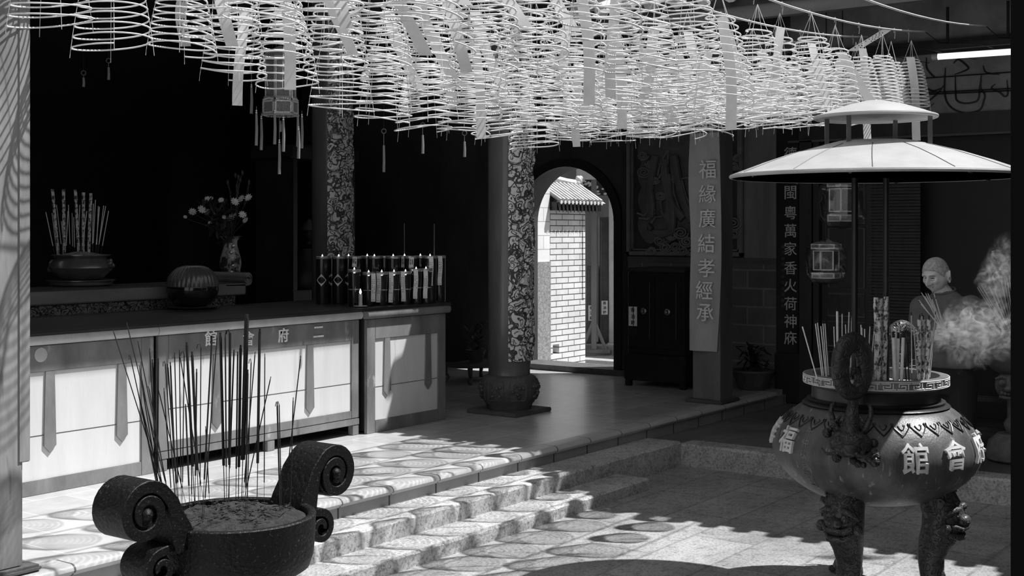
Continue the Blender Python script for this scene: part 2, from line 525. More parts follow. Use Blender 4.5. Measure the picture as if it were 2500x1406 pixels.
def glyph(ch, bold=0.012, depth=0.04):
    """one written character as (verts, faces), about 1 unit tall, centred, extruded along +z"""
    k = (ch, bold, depth)
    if k in _GLYPH: return _GLYPH[k]
    cu = bpy.data.curves.new('glyph', 'FONT')
    cu.body = ch
    cu.extrude = depth / 2
    cu.offset = bold
    cu.resolution_u = 2
    o = bpy.data.objects.new('glyph', cu)
    COL.objects.link(o)
    me = bpy.data.meshes.new_from_object(o.evaluated_get(bpy.context.evaluated_depsgraph_get()))
    vs = [v.co.copy() for v in me.vertices]
    fs = [tuple(p.vertices) for p in me.polygons]
    bpy.data.objects.remove(o); bpy.data.curves.remove(cu); bpy.data.meshes.remove(me)
    if vs:
        x0, x1 = min(v.x for v in vs), max(v.x for v in vs)
        y0, y1 = min(v.y for v in vs), max(v.y for v in vs)
        c = Vector(((x0 + x1) / 2, (y0 + y1) / 2, -depth / 2))
        h = max(x1 - x0, y1 - y0, 1e-3)
        vs = [Vector(((v.x - c.x) / h, (v.y - c.y) / h, v.z - c.z)) for v in vs]
    _GLYPH[k] = (vs, fs)
    return _GLYPH[k]
def sm(pts, rad, k=4):
    """smooth a joint chain"""
    P_, R_ = [], []
    V_ = [Vector(p) for p in pts]
    n = len(V_)
    for i in range(n - 1):
        p0, p1, p2, p3 = V_[max(i - 1, 0)], V_[i], V_[i + 1], V_[min(i + 2, n - 1)]
        for j in range(k):
            t = j / k
            P_.append(.5 * ((2 * p1) + (p2 - p0) * t + (2 * p0 - 5 * p1 + 4 * p2 - p3) * t * t + (3 * p1 - p0 - 3 * p2 + p3) * t ** 3))
            R_.append(rad[i] + (rad[i + 1] - rad[i]) * t)
    P_.append(V_[-1]); R_.append(rad[-1])
    return P_, R_
ONES = 'first second third fourth fifth sixth seventh eighth ninth tenth eleventh twelfth thirteenth fourteenth fifteenth sixteenth seventeenth eighteenth nineteenth'.split()
TENS = {20: ('twentieth', 'twenty'), 30: ('thirtieth', 'thirty'), 40: ('fortieth', 'forty'), 50: ('fiftieth', 'fifty')}
def nth(n):
    if n < 20: return ONES[n - 1]
    t = n // 10 * 10
    return TENS[t][0] if n == t else TENS[t][1] + '-' + ONES[n - t - 1]
# ================================================================== setting
# courtyard paving, steps, hall platform, side corridor
struct(MB().box(-4, 9.2, -3.0, 4.985, -0.2, 0.0).build('floor_courtyard', 'court_granite'))
def rough_block(x0, x1, y0, y1, z0, z1, seed, name, m):
    """long split-faced stone step with a slightly uneven front edge"""
    n = int((x1 - x0) / 0.06)
    r = random.Random(seed)
    b = MB(); vs = []; fs = []
    for i in range(n + 1):
        x = x0 + (x1 - x0) * i / n
        e = [r.uniform(-0.007, 0.007) for _ in range(6)]
        vs += [(x, y1, z0), (x, y1, z1), (x, y0 + 0.014, z1 + e[0] * 0.2), (x, y0 + e[1] * 0.6, z1 - 0.014 + e[2] * 0.4),
               (x, y0 + e[3], (z0 + z1) / 2), (x, y0 + 0.004 + e[4] * 0.6, z0)]
    for i in range(n):
        a = i * 6; c = a + 6
        for k in range(5): fs.append((a + k, c + k, c + k + 1, a + k + 1))
        fs.append((a + 5, c + 5, c, a))
    fs += [(0, 1, 2, 3, 4, 5), tuple(n * 6 + k for k in range(6))[::-1]]
    b.add(vs, fs)
    return struct(b.build(name, m, ang=30))
rough_block(-3.0, 8.19, 4.71, 4.99, 0.0, 0.09, 1, 'stone_step', 'step_granite')
rough_block(-3.0, 9.2, 4.985, 5.30, -0.1, 0.20, 2, 'stone_step', 'step_granite')
struct(MB().box(-3.0, 12.1, 5.34, 12.5, -0.1, 0.32).build('floor_hall', 'hall_tile'))
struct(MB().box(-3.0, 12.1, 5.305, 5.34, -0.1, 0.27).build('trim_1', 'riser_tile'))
nose = MB()
pr = [(5.42, 0.322), (5.30, 0.322), (5.285, 0.318), (5.272, 0.307), (5.268, 0.293), (5.275, 0.281), (5.288, 0.277), (5.292, 0.268), (5.31, 0.266), (5.42, 0.266)]
vs = [(x, p[0], p[1]) for x in (-3.0, 11.73) for p in pr]
k = len(pr)
nose.add(vs, [tuple(range(k)), tuple(range(k, 2 * k))[::-1]] + [(i, i + k, (i + 1) % k + k, (i + 1) % k) for i in range(k)])
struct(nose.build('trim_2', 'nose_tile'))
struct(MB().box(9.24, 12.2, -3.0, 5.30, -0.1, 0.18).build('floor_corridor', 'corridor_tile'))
kb = MB(); vs = []; fs = []; r_ = random.Random(5)
N_ = 130
for i in range(N_ + 1):
    y = -3.0 + 7.99 * i / N_
    e = [r_.uniform(-0.008, 0.008) for _ in range(5)]
    vs += [(9.42, y, 0.0), (9.42, y, 0.184), (9.215, y, 0.184 + e[0] * 0.2), (9.2 + e[1] * 0.6, y, 0.168 + e[2] * .4), (9.197 + e[3], y, 0.09), (9.2, y, 0.0)]
for i in range(N_):
    a = i * 6; c = a + 6
    for k in range(5): fs.append((a + k, a + k + 1, c + k + 1, c + k))
kb.add(vs, fs)
struct(kb.build('trim_3', 'step_granite', ang=30))

# far wall (x = 12.1) with the arched doorway
def arch_pts(c, hw, zs, ht, n=28):
    return [(c + hw * math.cos(PI * i / n), zs + ht * math.sin(PI * i / n)) for i in range(n + 1)]
AC, AHW, AZS, AHT = 8.03, 0.655, 2.02, 0.64
MYZ = Matrix(((0, 0, 1, 0), (1, 0, 0, 0), (0, 1, 0, 0), (0, 0, 0, 1)))       # polygon (y, z) extruded along x
out = [(5.28, 0.32), (AC - AHW, 0.32)] + arch_pts(AC, AHW, AZS, AHT)[0:] [::1]
# arch_pts runs from +y side to -y side; walk it from the -y side
ap = arch_pts(AC, AHW, AZS, AHT)[::-1]
out = [(5.28, 0.1), (AC - AHW, 0.1)] + ap + [(AC + AHW, 0.1), (12.5, 0.1), (12.5, 5.2), (5.28, 5.2)]
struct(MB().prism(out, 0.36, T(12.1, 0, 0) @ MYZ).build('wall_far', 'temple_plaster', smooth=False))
ring = [(AC - AHW - 0.10, 0.32)] + arch_pts(AC, AHW + 0.10, AZS, AHT + 0.10)[::-1] + [(AC + AHW + 0.10, 0.32), (AC + AHW, 0.32)] + arch_pts(AC, AHW, AZS, AHT) + [(AC - AHW, 0.32)]
struct(MB().prism(ring, 0.05, T(12.055, 0, 0) @ MYZ).build('trim_4', 'black_wood', smooth=False))
struct(MB().box(12.02, 12.48, AC - AHW - 0.25, AC + AHW + 0.2, 0.3, 0.385).build('trim_5', 'drum_stone'))
# wall panels right of the arch: stone sill, dado of large bricks, plaster field
struct(MB().box(12.06, 12.11, 5.28, 7.26, 1.58, 1.645).build('trim_6', 'beam_wood'))
struct(MB().box(12.07, 12.12, 5.28, 7.26, 0.3, 1.58).build('wall_dado', 'dado_brick'))
struct(MB().box(12.075, 12.12, 5.28, 5.80, 1.645, 4.0).build('wall_plaster', 'grey_plaster'))
struct(MB().box(12.085, 12.12, 5.80, 7.26, 1.645, 4.0).build('wall_panel_ground', 'panel_ground'))
struct(MB().box(12.05, 12.12, 7.20, 7.262, 0.3, 4.0).build('trim_7', 'dark_wood'))
# corridor back wall with dark doors, lintel and painted frieze
struct(MB().box(12.16, 12.46, -3.0, 5.28, 0.1, 5.2).build('wall_corridor', 'black_wood'))
struct(MB().box(12.02, 12.16, -3.0, 5.28, 2.83, 3.03).build('trim_8', 'dark_wood'))
struct(MB().box(12.0, 12.17, -3.0, 5.28, 2.815, 2.835).build('trim_9', 'beam_wood'))
fz = struct(MB().box(12.06, 12.16, -3.0, 5.28, 3.03, 3.60).build('trim_10', 'painted_board'))
# brush drawing on the frieze
for pts in ([(2332, 185), (2333, 230), (2336, 245), (2350, 252), (2372, 251), (2388, 243), (2392, 215), (2396, 180)],
            [(2308, 165), (2306, 200), (2306, 225), (2312, 250), (2330, 268), (2360, 276), (2392, 268), (2402, 245), (2404, 230), (2394, 215), (2396, 195)],
            [(2328, 155), (2334, 148), (2340, 145), (2352, 153), (2364, 165), (2358, 172), (2330, 182)],
            [(2248, 262), (2272, 243), (2292, 225), (2306, 206)], [(2262, 268), (2280, 252)],
            [(2262, 140), (2262, 165), (2275, 183), (2285, 190)], [(2222, 150), (2210, 160), (2218, 168), (2208, 180), (2220, 190), (2212, 205), (2222, 215), (2212, 230)],
            [(2400, 160), (2405, 175), (2418, 180), (2440, 182)], [(2430, 205), (2420, 215), (2440, 225), (2452, 235), (2460, 228), (2458, 195)],
            [(2245, 200), (2262, 215), (2280, 222), (2300, 214)], [(2225, 250), (2240, 258), (2232, 262), (2226, 256)]):
    P_ = [px_x(a, b, 12.052) for a, b in pts]
    P_, R_ = sm(P_, [0.004] + [0.009] * (len(P_) - 2) + [0.004], 5)
    MB().tube(P_, R_, 5).build('painted_scroll', 'paint_line', fz)
struct(MB().box(11.98, 12.16, -3.0, 5.28, 3.60, 3.72).build('trim_11', 'dark_wood'))
struct(MB().box(12.06, 12.16, -3.0, 5.28, 3.72, 5.2).build('wall_upper', 'painted_board'))
# cables along the frieze
for i, (b0, b1) in enumerate(((195, 176), (229, 216), (233, 221))):
    o = MB().tube([px_x(2200, b0, 12.03), px_x(2330, (b0 + b1) / 2 + 0.5, 12.03), px_x(2470, b1, 12.03), px_x(2600, b1 - 12, 12.03)], 0.006, 6).build('electric_cable', 'black_wire')
    tag(o, ['black cable along the painted frieze just under the tube light', 'upper black cable of the close pair crossing the painted frieze', 'lower black cable of the close pair crossing the painted frieze'][i], 'cable')
# hall shell
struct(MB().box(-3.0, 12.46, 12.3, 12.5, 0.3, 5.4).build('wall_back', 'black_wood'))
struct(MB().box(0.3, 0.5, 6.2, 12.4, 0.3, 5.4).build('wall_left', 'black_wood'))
hr = MB()
vs = [(-4, 5.55, 4.52), (13, 5.55, 4.52), (13, 12.6, 6.6), (-4, 12.6, 6.6), (-4, 5.55, 4.70), (13, 5.55, 4.70), (13, 12.6, 6.8), (-4, 12.6, 6.8)]
hr.add(vs, [(0, 3, 2, 1), (4, 5, 6, 7), (0, 1, 5, 4), (1, 2, 6, 5), (2, 3, 7, 6), (3, 0, 4, 7)])
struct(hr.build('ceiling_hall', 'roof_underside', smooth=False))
struct(MB().box(-4, 12.2, 5.55, 5.8, 4.2, 4.5).build('ceiling_hall_beam', 'dark_wood'))
# corridor roof: eave with tile ends that cast the scalloped edge of shade, fascia, rafters
EX, EZ = 8.95, 3.66
cr = MB()
cr.add([(EX, -3, EZ), (13, -3, EZ + 1.35), (13, 5.9, EZ + 1.35), (EX, 5.9, EZ), (EX, -3, EZ + .1), (13, -3, EZ + 1.5), (13, 5.9, EZ + 1.5), (EX, 5.9, EZ + .1)],
       [(0, 3, 2, 1), (4, 5, 6, 7), (0, 1, 5, 4), (1, 2, 6, 5), (2, 3, 7, 6), (3, 0, 4, 7)])
struct(cr.build('ceiling_corridor', 'roof_underside', smooth=False))
tl = MB()
for i in range(38):
    y = -2.9 + i * 0.235
    tl.tube([(EX - 0.07, y, EZ + 0.085), (13, y, EZ + 1.535)], 0.062, 10)
struct(tl.build('roof_tiles', 'roof_tile'))
struct(MB().box(EX + 0.02, EX + 0.10, -3, 5.9, EZ - 0.1, EZ + 0.02).build('trim_12', 'beam_wood'))
struct(MB().box(9.16, 9.36, -3, 5.9, EZ - 0.02, EZ + 0.12).build('ceiling_corridor_beam', 'beam_wood'))
rf = MB()
for i in range(30):
    y = -2.8 + i * 0.29
    rf.tube([(EX + 0.05, y, EZ - 0.02), (12.9, y, EZ + 1.26)], 0.045, 8)
struct(rf.build('ceiling_rafters', 'beam_wood'))
# near hall in which the photographer stands: platform, roof, dark post at the frame's right edge
struct(MB().box(-4, 12, -6, -0.4, -0.1, 0.30).build('floor_near_hall', 'hall_tile'))
nr = MB()
nr.add([(-4, 0.35, 3.75), (13, 0.35, 3.75), (13, -6, 5.6), (-4, -6, 5.6), (-4, 0.35, 3.9), (13, 0.35, 3.9), (13, -6, 5.8), (-4, -6, 5.8)],
       [(0, 1, 2, 3), (4, 7, 6, 5), (0, 4, 5, 1), (1, 5, 6, 2), (2, 6, 7, 3), (3, 7, 4, 0)])
struct(nr.build('ceiling_near_hall', 'roof_underside', smooth=False))
struct(MB().box(-4, 13, -6.2, -6, 0, 5.8).build('wall_near', 'dark_wood'))
q = px(2461, 700, 1.52); q -= 0.22 * Vector((CA, SA, 0))
npost = empty('wooden_post', (q.x, q.y, 0), CAM_RZ, 'black wooden post right beside the picture edge, closest of the posts', 'post')
MB().bbox(0, 0.22, 0, 0.22, 0.2, 3.7, 0.008).build('shaft', 'black_post', npost)
MB().bbox(-0.04, 0.26, -0.04, 0.26, 0, 0.2, 0.02).build('stone_base', 'black_post', npost)
# yard beyond the arch
struct(MB().box(12.46, 22, 4, 14, -0.1, 0.12).build('floor_yard', 'yard_paving'))
struct(MB().box(12.46, 12.885, 8.80, 9.0, 0.1, 3.2).build('wall_yard', 'yard_brick'))
struct(MB().box(12.46, 12.885, 8.785, 8.80, 0.1, 1.55).build('wall_yard_dado', 'stucco'))
struct(MB().box(18.0, 18.3, 6, 14, 0.1, 5).build('wall_yard_end', 'grey_plaster'))
struct(MB().box(14.0, 18.0, 6, 14, 0.1, 0.24).build('floor_yard_step', 'yard_paving'))
struct(MB().box(14.7, 18.0, 6, 14, 0.24, 0.36).build('stone_step', 'yard_paving'))
struct(MB().box(15.4, 18.3, 6, 14, 3.05, 3.2).build('ceiling_yard', 'beam_wood'))
# ================================================================== columns, posts, banners, boards
M_NX = Matrix(((0, 0, -1, 0), (-1, 0, 0, 0), (0, 1, 0, 0), (0, 0, 0, 1)))    # glyph plane facing -x
M_NY = Matrix(((1, 0, 0, 0), (0, 0, -1, 0), (0, 1, 0, 0), (0, 0, 0, 1)))     # glyph plane facing -y
def letters(b, chars, spots, size, M, bold=0.012, depth=0.04, tilt=0.0):
    for ch, p in zip(chars, spots):
        v, f = glyph(ch, bold, depth)
        if v: b.add(v, f, T(*p) @ M @ RZ(tilt) @ SC(size, size, size))
    return b
def column(x, y, label):
    t = empty('temple_column', (x, y, 0.32), 0, label, 'column', 'round columns with embossed boards')
    MB().bbox(-0.27, 0.27, -0.27, 0.27, 0, 0.035, 0.006).build('plinth_slab', 'plinth_stone', t)
    prof = [(0.0, 0.036), (0.195, 0.036), (0.20, 0.05), (0.205, 0.075), (0.225, 0.10), (0.25, 0.15), (0.262, 0.21), (0.258, 0.27), (0.235, 0.315), (0.20, 0.335), (0.0, 0.335)]
    dr = MB().lathe(prof, 40).build('stone_drum', 'drum_stone', t)
    for k in range(8):                                                # framed flower panels round the drum
        a0 = 2 * PI * k / 8 + 0.15
        def at(u, w, lift=0.004):
            a = a0 + u
            r = 0.262 - 0.9 * (w - 0.21) ** 2 / 0.08 * 0.25 + lift
            return (r * math.cos(a), r * math.sin(a), w)
        fr = [(-.30, .26), (-.26, .295), (.26, .295), (.30, .26), (.30, .16), (.26, .125), (-.26, .125), (-.30, .16)]
        b = MB().tube([at(*p) for p in fr], 0.006, 5, closed=True)
        r_ = random.Random(k)
        for _ in range(9):
            b.sph(at(r_.uniform(-.2, .2), r_.uniform(.155, .265)), r_.uniform(.012, .02), 8, 5, sc=(1, 1, .8))
        for _ in range(4):
            u, w = r_.uniform(-.18, .18), r_.uniform(.155, .26)
            b.tube([at(u + .03 * math.cos(q), w + .016 * math.sin(q), .006) for q in [i * .6 for i in range(9)]], 0.004, 5)
        b.build('drum_panel', 'drum_stone', dr)
    MB().lathe([(0.185, 0.335), (0.185, 0.42), (0.19, 0.43), (0.19, 4.4)], 36).build('shaft', 'column_paint', t)
    R, R2 = 0.197, 0.211
    a0, a1, n = math.radians(-90 - 56), math.radians(-90 + 56), 28
    b = MB(); vs = []
    zs = [0.465 + i * (3.9 - 0.465) / 30 for i in range(31)]
    for z in zs:
        for i in range(n + 1):
            a = a0 + (a1 - a0) * i / n
            vs.append((R2 * math.cos(a), R2 * math.sin(a), z))
        vs.append((R * math.cos(a1), R * math.sin(a1), z)); vs.append((R * math.cos(a0), R * math.sin(a0), z))
    w = n + 3
    fs = []
    for j in range(30):
        for i in range(w):
            i2 = (i + 1) % w
            fs.append((j * w + i, j * w + i2, (j + 1) * w + i2, (j + 1) * w + i))
    fs += [tuple(range(w))[::-1], tuple(30 * w + i for i in range(w))]
    b.add(vs, fs)
    bd = b.build('embossed_board', 'column_emboss', t)
    r_ = random.Random(int(x * 100 + y * 10))
    b = MB()                                                          # raised curls and dragon coils hammered into the board
    def on(a, z, lift=0.0): return ((R2 + lift) * math.cos(a), (R2 + lift) * math.sin(a), z)
    for k in range(150):
        z = 0.5 + 3.3 * k / 150 + r_.uniform(-.02, .02); a = r_.uniform(a0 + .14, a1 - .14)
        s0, dirn, ph = r_.uniform(0.028, 0.05), r_.choice((-1, 1)), r_.uniform(0, 6.28)
        pts = []
        for i in range(15):
            q = i / 14; rr = s0 * (1 - 0.8 * q)
            ang = ph + dirn * q * 8.5
            aa = min(max(a + rr * math.cos(ang) / R2, a0 + .02), a1 - .02)
            pts.append(on(aa, max(z + rr * math.sin(ang), 0.475), 0.004))
        b.tube(pts, [0.0035 + 0.005 * (1 - i / 14) for i in range(15)], 5)
    pts = [on((a0 + a1) / 2 + 0.62 * math.sin(i * 0.21), 0.5 + i * 0.027, 0.006) for i in range(122)]
    b.tube(pts, [0.014 + 0.004 * math.sin(i * 1.7) for i in range(122)], 6)
    b.build('raised_scrollwork', 'column_emboss', bd)
    return t
column(9.07, 6.63, 'round column with silver embossed board standing clear beside the archway')
column(9.07, 8.81, 'round column with silver embossed board rising behind the row of tall oil lamps')

# right front post with its cloth banner
pr_ = empty('wooden_post', (10.75, 5.485, 0.32), 0, 'square grey wooden post behind the inscribed cloth banner at the platform edge', 'post')
MB().bbox(-0.13, 0.13, -0.145, 0.145, 0.03, 3.70, 0.008).build('shaft', 'post_paint', pr_)
MB().bbox(-0.145, 0.0, -0.15, -0.075, 0.031, 3.68, 0.004).build('facing_strip', 'post_paint', pr_)
MB().bbox(-0.2, 0.2, -0.19, 0.2, 0.0, 0.035, 0.012).build('stone_base', 'plinth_stone', pr_)
bn = MB(); vs = []; fs = []
NZ, NY = 36, 10
TOPZ = px_x(1727, 324, 10.58).z; BOTZ = px_x(1727, 858, 10.58).z
for j in range(NZ + 1):
    q = j / NZ
    for i in range(NY + 1):
        u = i / NY
        yl = 5.63 + 0.012 + 0.010 * math.sin(q * 9); yr = 5.338 - 0.022 * math.sin(q * PI * 1.1) + 0.03 * max(0, q - .6)
        y = yl + (yr - yl) * u
        x = 10.592 - 0.012 * math.sin(u * 7 + q * 6) * q - 0.010 * (1 - u) * math.sin(q * 7) ** 2 - (0.05 * (u - .9) if u > .9 else 0)
        vs.append((x, y, TOPZ + (BOTZ - TOPZ) * q))
n0 = len(vs)
vs += [(v[0] + 0.003, v[1], v[2]) for v in vs]
W_ = NY + 1
for j in range(NZ):
    for i in range(NY):
        a = j * W_ + i
        fs += [(a, a + W_, a + W_ + 1, a + 1), (n0 + a, n0 + a + 1, n0 + a + W_ + 1, n0 + a + W_)]
for j in range(NZ):
    a = j * W_; fs += [(a, n0 + a, n0 + a + W_, a + W_)]; a += NY; fs += [(a, a + W_, n0 + a + W_, n0 + a)]
for i in range(NY):
    fs += [(i, i + 1, n0 + i + 1, n0 + i)]; a = NZ * W_ + i; fs += [(a, n0 + a, n0 + a + 1, a + 1)]
bn.add(vs, fs)
ban = tag(bn.build('cloth_banner', 'banner_cloth'), 'long grey cloth banner with seven pale characters hanging on the square post', 'banner')
b = MB()
for ch, a, y in zip('福緣廣結孝經承', (1728, 1728, 1727, 1725, 1725, 1720, 1722), (413, 473, 533, 594, 654, 708, 763)):
    q = px_x(a, y, 10.562 - .008 * (y > 640) - .012 * (y > 740))
    letters(MB(), ch, [q], 0.172, M_NX, 0.004, 0.05).build('character', 'gold_leaf', ban)

# left front post (catches sun below the coils) with its pale board
pl_ = empty('wooden_post', (3.322, 5.485, 0.32), 0, 'weathered square wooden post at the left picture edge', 'post')
MB().bbox(-0.135, 0.128, -0.145, 0.145, 0.03, 3.87, 0.010).build('shaft', 'post_wood', pl_)
MB().bbox(0.10, 0.160, -0.152, -0.02, 0.52, 3.87, 0.004).build('edge_board', 'post_wood', pl_)
MB().bbox(-0.2, 0.2, -0.19, 0.2, 0.0, 0.035, 0.012).build('stone_base', 'plinth_stone', pl_)

# couplet board on the far wall right of the bricks
cb = empty('couplet_board', (12.03, 5.30, 0.32), 0, 'tall narrow black board with a column of grey characters beside the brick dado', 'board')
zt, zb = px_x(1925, 300, 12.03).z - .32, px_x(1925, 862, 12.03).z - .32
MB().bbox(-0.02, 0.04, -0.125, 0.115, zb, zt, 0.006).build('panel', 'dark_lacquer', cb)
MB().bbox(-0.03, 0.05, -0.15, 0.13, -0.13, zb - 0.002, 0.008).build('plinth_block', 'black_wood', cb)
b = MB()
for ch, y in zip('德霑閩粵萬家香火荷神庥', (375, 425, 470, 519, 563, 607, 654, 697, 741, 784, 825)):
    q = px_x(1930, y, 12.0)
    letters(MB(), ch, [(q.x - 12.03 + 0.004, q.y - 5.30, q.z - 0.32)], 0.135, M_NX, 0.003, 0.06).build('character', 'dull_gold', cb)
b = MB()
for ch, y in zip('弟子郭開政奉言溪湖敬叩', [602 + 14.6 * i for i in range(11)]):
    q = px_x(1911, y, 12.0)
    letters(b, ch, [(q.x - 12.03 + 0.006, q.y - 5.30, q.z - 0.32)], 0.036, M_NX, 0.0, 0.02)
sq = [px_x(a, y, 12.0) for a, y in ((1906, 759), (1917, 759), (1917, 771), (1906, 771))]
b.tube([(p.x - 12.03 + .006, p.y - 5.3, p.z - .32) for p in sq], 0.002, 4, closed=True)
b.build('small_inscription', 'beam_wood', cb)
struct(MB().box(12.0, 12.16, 5.03, 5.16, 0.18, 2.83).build('trim_13', 'dark_wood'))
struct(MB().box(12.02, 12.16, 4.96, 5.02, 0.18, 2.83).build('trim_14', 'dark_wood'))

# carved relief panel on the far wall: frame, scalloped ground, robe, clouds
cp = empty('carved_relief_panel', (12.085, 6.5, 1.66), 0, 'dark framed carved relief of robed legs on clouds, above the donation chest', 'relief')
def cw(a, y, lift=0.0):
    p = px_x(a, y, 12.085 - 0.05 - lift); return (p.x - 12.085, p.y - 6.5, p.z - 1.66)
b = MB()
for (y0, y1, z0, z1) in ((-.70, .70, 0.0, 0.045), (-.70, -.655, 0.0, 2.0), (.655, .70, 0.0, 2.0)):
    b.bbox(-0.055, 0.0, y0, y1, z0, z1, 0.008)
for (y0, y1, z0, z1) in ((-.645, .645, 0.055, 0.07), (-.645, -.63, 0.055, 2.0), (.63, .645, 0.055, 2.0)):
    b.box(-0.03, 0.0, y0, y1, z0, z1)
b.build('frame', 'altar_fascia', cp)
pts = []
def scal(ax, ay, bx, by, n, out):
    for i in range(n):
        for j in range(6):
            q = (i + j / 6) / n; s = math.sin(PI * j / 6)
            pts.append((ax + (bx - ax) * q + out[0] * s, ay + (by - ay) * q + out[1] * s))
scal(-.52, 2.1, -.52, .20, 7, (-.05, 0)); scal(-.52, .20, .52, .20, 5, (0, -.075)); scal(.52, .20, .52, 2.1, 7, (.05, 0))
b = MB().prism([(-p[0], p[1]) for p in pts][::-1], 0.02, T(-0.02, 0, 0) @ MYZ).build('scalloped_ground', 'panel_carved', cp)
for pts_, r in (([(1600, 380), (1592, 420), (1585, 470), (1586, 520)], .045), ([(1622, 390), (1624, 440), (1640, 500), (1668, 535)], .05), ([(1645, 380), (1655, 440), (1672, 500), (1690, 540)], .05),
                ([(1632, 425), (1634, 470), (1628, 530), (1640, 565)], .035), ([(1610, 480), (1616, 520), (1640, 548)], .02)):
    MB().tube([cw(*p, .01) for p in pts_], r, 8, flat=.6).build('robe', 'panel_carved', cp)
for pts_, r in (([(1640, 500), (1642, 540), (1640, 565), (1618, 572), (1598, 566)], [.05, .045, .045, .05, .03]), ([(1588, 470), (1592, 500), (1590, 530)], .04), ([(1578, 558), (1584, 550), (1592, 560)], .04)):
    MB().tube([cw(*p, .015) for p in pts_], r, 8, flat=.7).build('boot', 'panel_carved', cp)
def swirl(a, y, s, turns=2.4, d=1, r=.010):
    MB().tube([cw(a + d * s * (1 - .85 * i / 24) * math.cos(i / 24 * turns * 6.28), y + .8 * s * (1 - .85 * i / 24) * math.sin(i / 24 * turns * 6.28), .012) for i in range(25)], r, 5).build('cloud_scroll', 'panel_edge', cp)
for a, y, s, d in ((1612, 588, 16, 1), (1640, 575, 15, -1), (1662, 568, 20, 1), (1676, 590, 18, -1), (1625, 604, 16, 1), (1650, 602, 15, 1), (1790, 545, 22, 1), (1792, 570, 16, -1), (1572, 420, 18, 1), (1590, 400, 14, -1),
                   (1614, 478, 14, 1), (1792, 405, 14, 1), (1800, 385, 12, -1), (1668, 612, 14, 1), (1590, 612, 13, -1), (1600, 440, 12, 1), (1570, 380, 14, 1)):
    swirl(a, y, s, d=d)
for pts_ in ([(1630, 368), (1612, 400), (1606, 430)], [(1632, 366), (1630, 400), (1608, 435)], [(1556, 520), (1572, 526), (1588, 512), (1600, 512)], [(1560, 532), (1580, 535), (1600, 520)], [(1590, 440), (1592, 465), (1586, 470)],
             [(1617, 430), (1640, 440), (1690, 432)], [(1640, 400), (1645, 470), (1665, 530)], [(1655, 390), (1658, 450), (1680, 505)], [(1665, 440), (1675, 480), (1690, 505)], [(1590, 545), (1600, 530), (1618, 528)]):
    MB().tube([cw(*p, .012) for p in pts_], .010, 5).build('robe_fold', 'panel_edge', cp)

# donation chest in front of the far wall
dc = empty('donation_chest', (11.75, 6.45, 0.32), 0, 'tall black cabinet with two round knobs between the archway and banner post', 'cabinet')
MB().bbox(-0.38, 0.25, -0.33, 0.33, 0.34, 1.18, 0.008).build('body', 'dark_lacquer', dc)
MB().bbox(-0.42, 0.26, -0.36, 0.36, 0.06, 0.335, 0.012).build('plinth_chest', 'dark_lacquer', dc)
MB().bbox(-0.41, 0.26, -0.355, 0.355, 1.182, 1.225, 0.01).build('cornice', 'dark_wood', dc)
for i, (y0, y1) in enumerate(((-0.30, -0.005), (0.005, 0.30))):
    d = MB().bbox(-0.40, -0.382, y0, y1, 0.40, 1.14, 0.004).build('door', 'dark_lacquer', dc)
    MB().tube([(-0.41, y0 + .05, .5), (-0.41, y0 + .05, 1.08), (-.41, y1 - .05, 1.08), (-.41, y1 - .05, .5)], 0.004, 5, closed=True).build('moulding', 'dark_wood', d)
    yk = px_x(1628 if i == 0 else 1570, 766, 11.34).y - 6.45
    MB().lathe([(0, 0), (.03, 0), (.034, .006), (.02, .012), (.013, .03), (.016, .04), (0, .045)], 16, T(-0.40, yk, .78) @ RY(-PI / 2)).build('knob', 'pewter', d)
for sx, sy in ((-.38, -.32), (-.38, .32), (.22, -.32), (.22, .32)):
    MB().bbox(sx - .03, sx + .03, sy - .03, sy + .03, 0.0, 0.06, .004).build('foot', 'dark_lacquer', dc)
def paper_label(name, c, w, h, chars, M, label, grp, nrm):
    t = MB().box(-w / 2, w / 2, -h / 2, h / 2, -0.001, 0.001, T(*c) @ M).build(name, 'tag_paper')
    tag(t, label, 'sign', grp)
    b = MB()
    n = len(chars)
    for i, ch in enumerate(chars):
        v, f = glyph(ch, .02, .02)
        s = h / n * 0.74
        MB().add(v, f, T(*c) @ M @ T(0, h / 2 - (i + .5) * h / n, .0015) @ SC(s, s, s * .3)).build('character', 'ink', t)
    return t
q = px_x(1545, 772, 11.342)
paper_label('paper_sign', q, .10, .20, '香油箱', M_NX, 'white paper strip with three black characters pasted on the donation chest', 'offering box paper signs', None)
q = px_x(1545, 808, 11.342)
b = MB().box(-.05, .05, -.035, .035, -.001, .001, T(*q) @ M_NX)
tag(b.build('paper_scrap', 'ink'), 'small dark torn scrap below the paper sign on donation chest', 'paper')

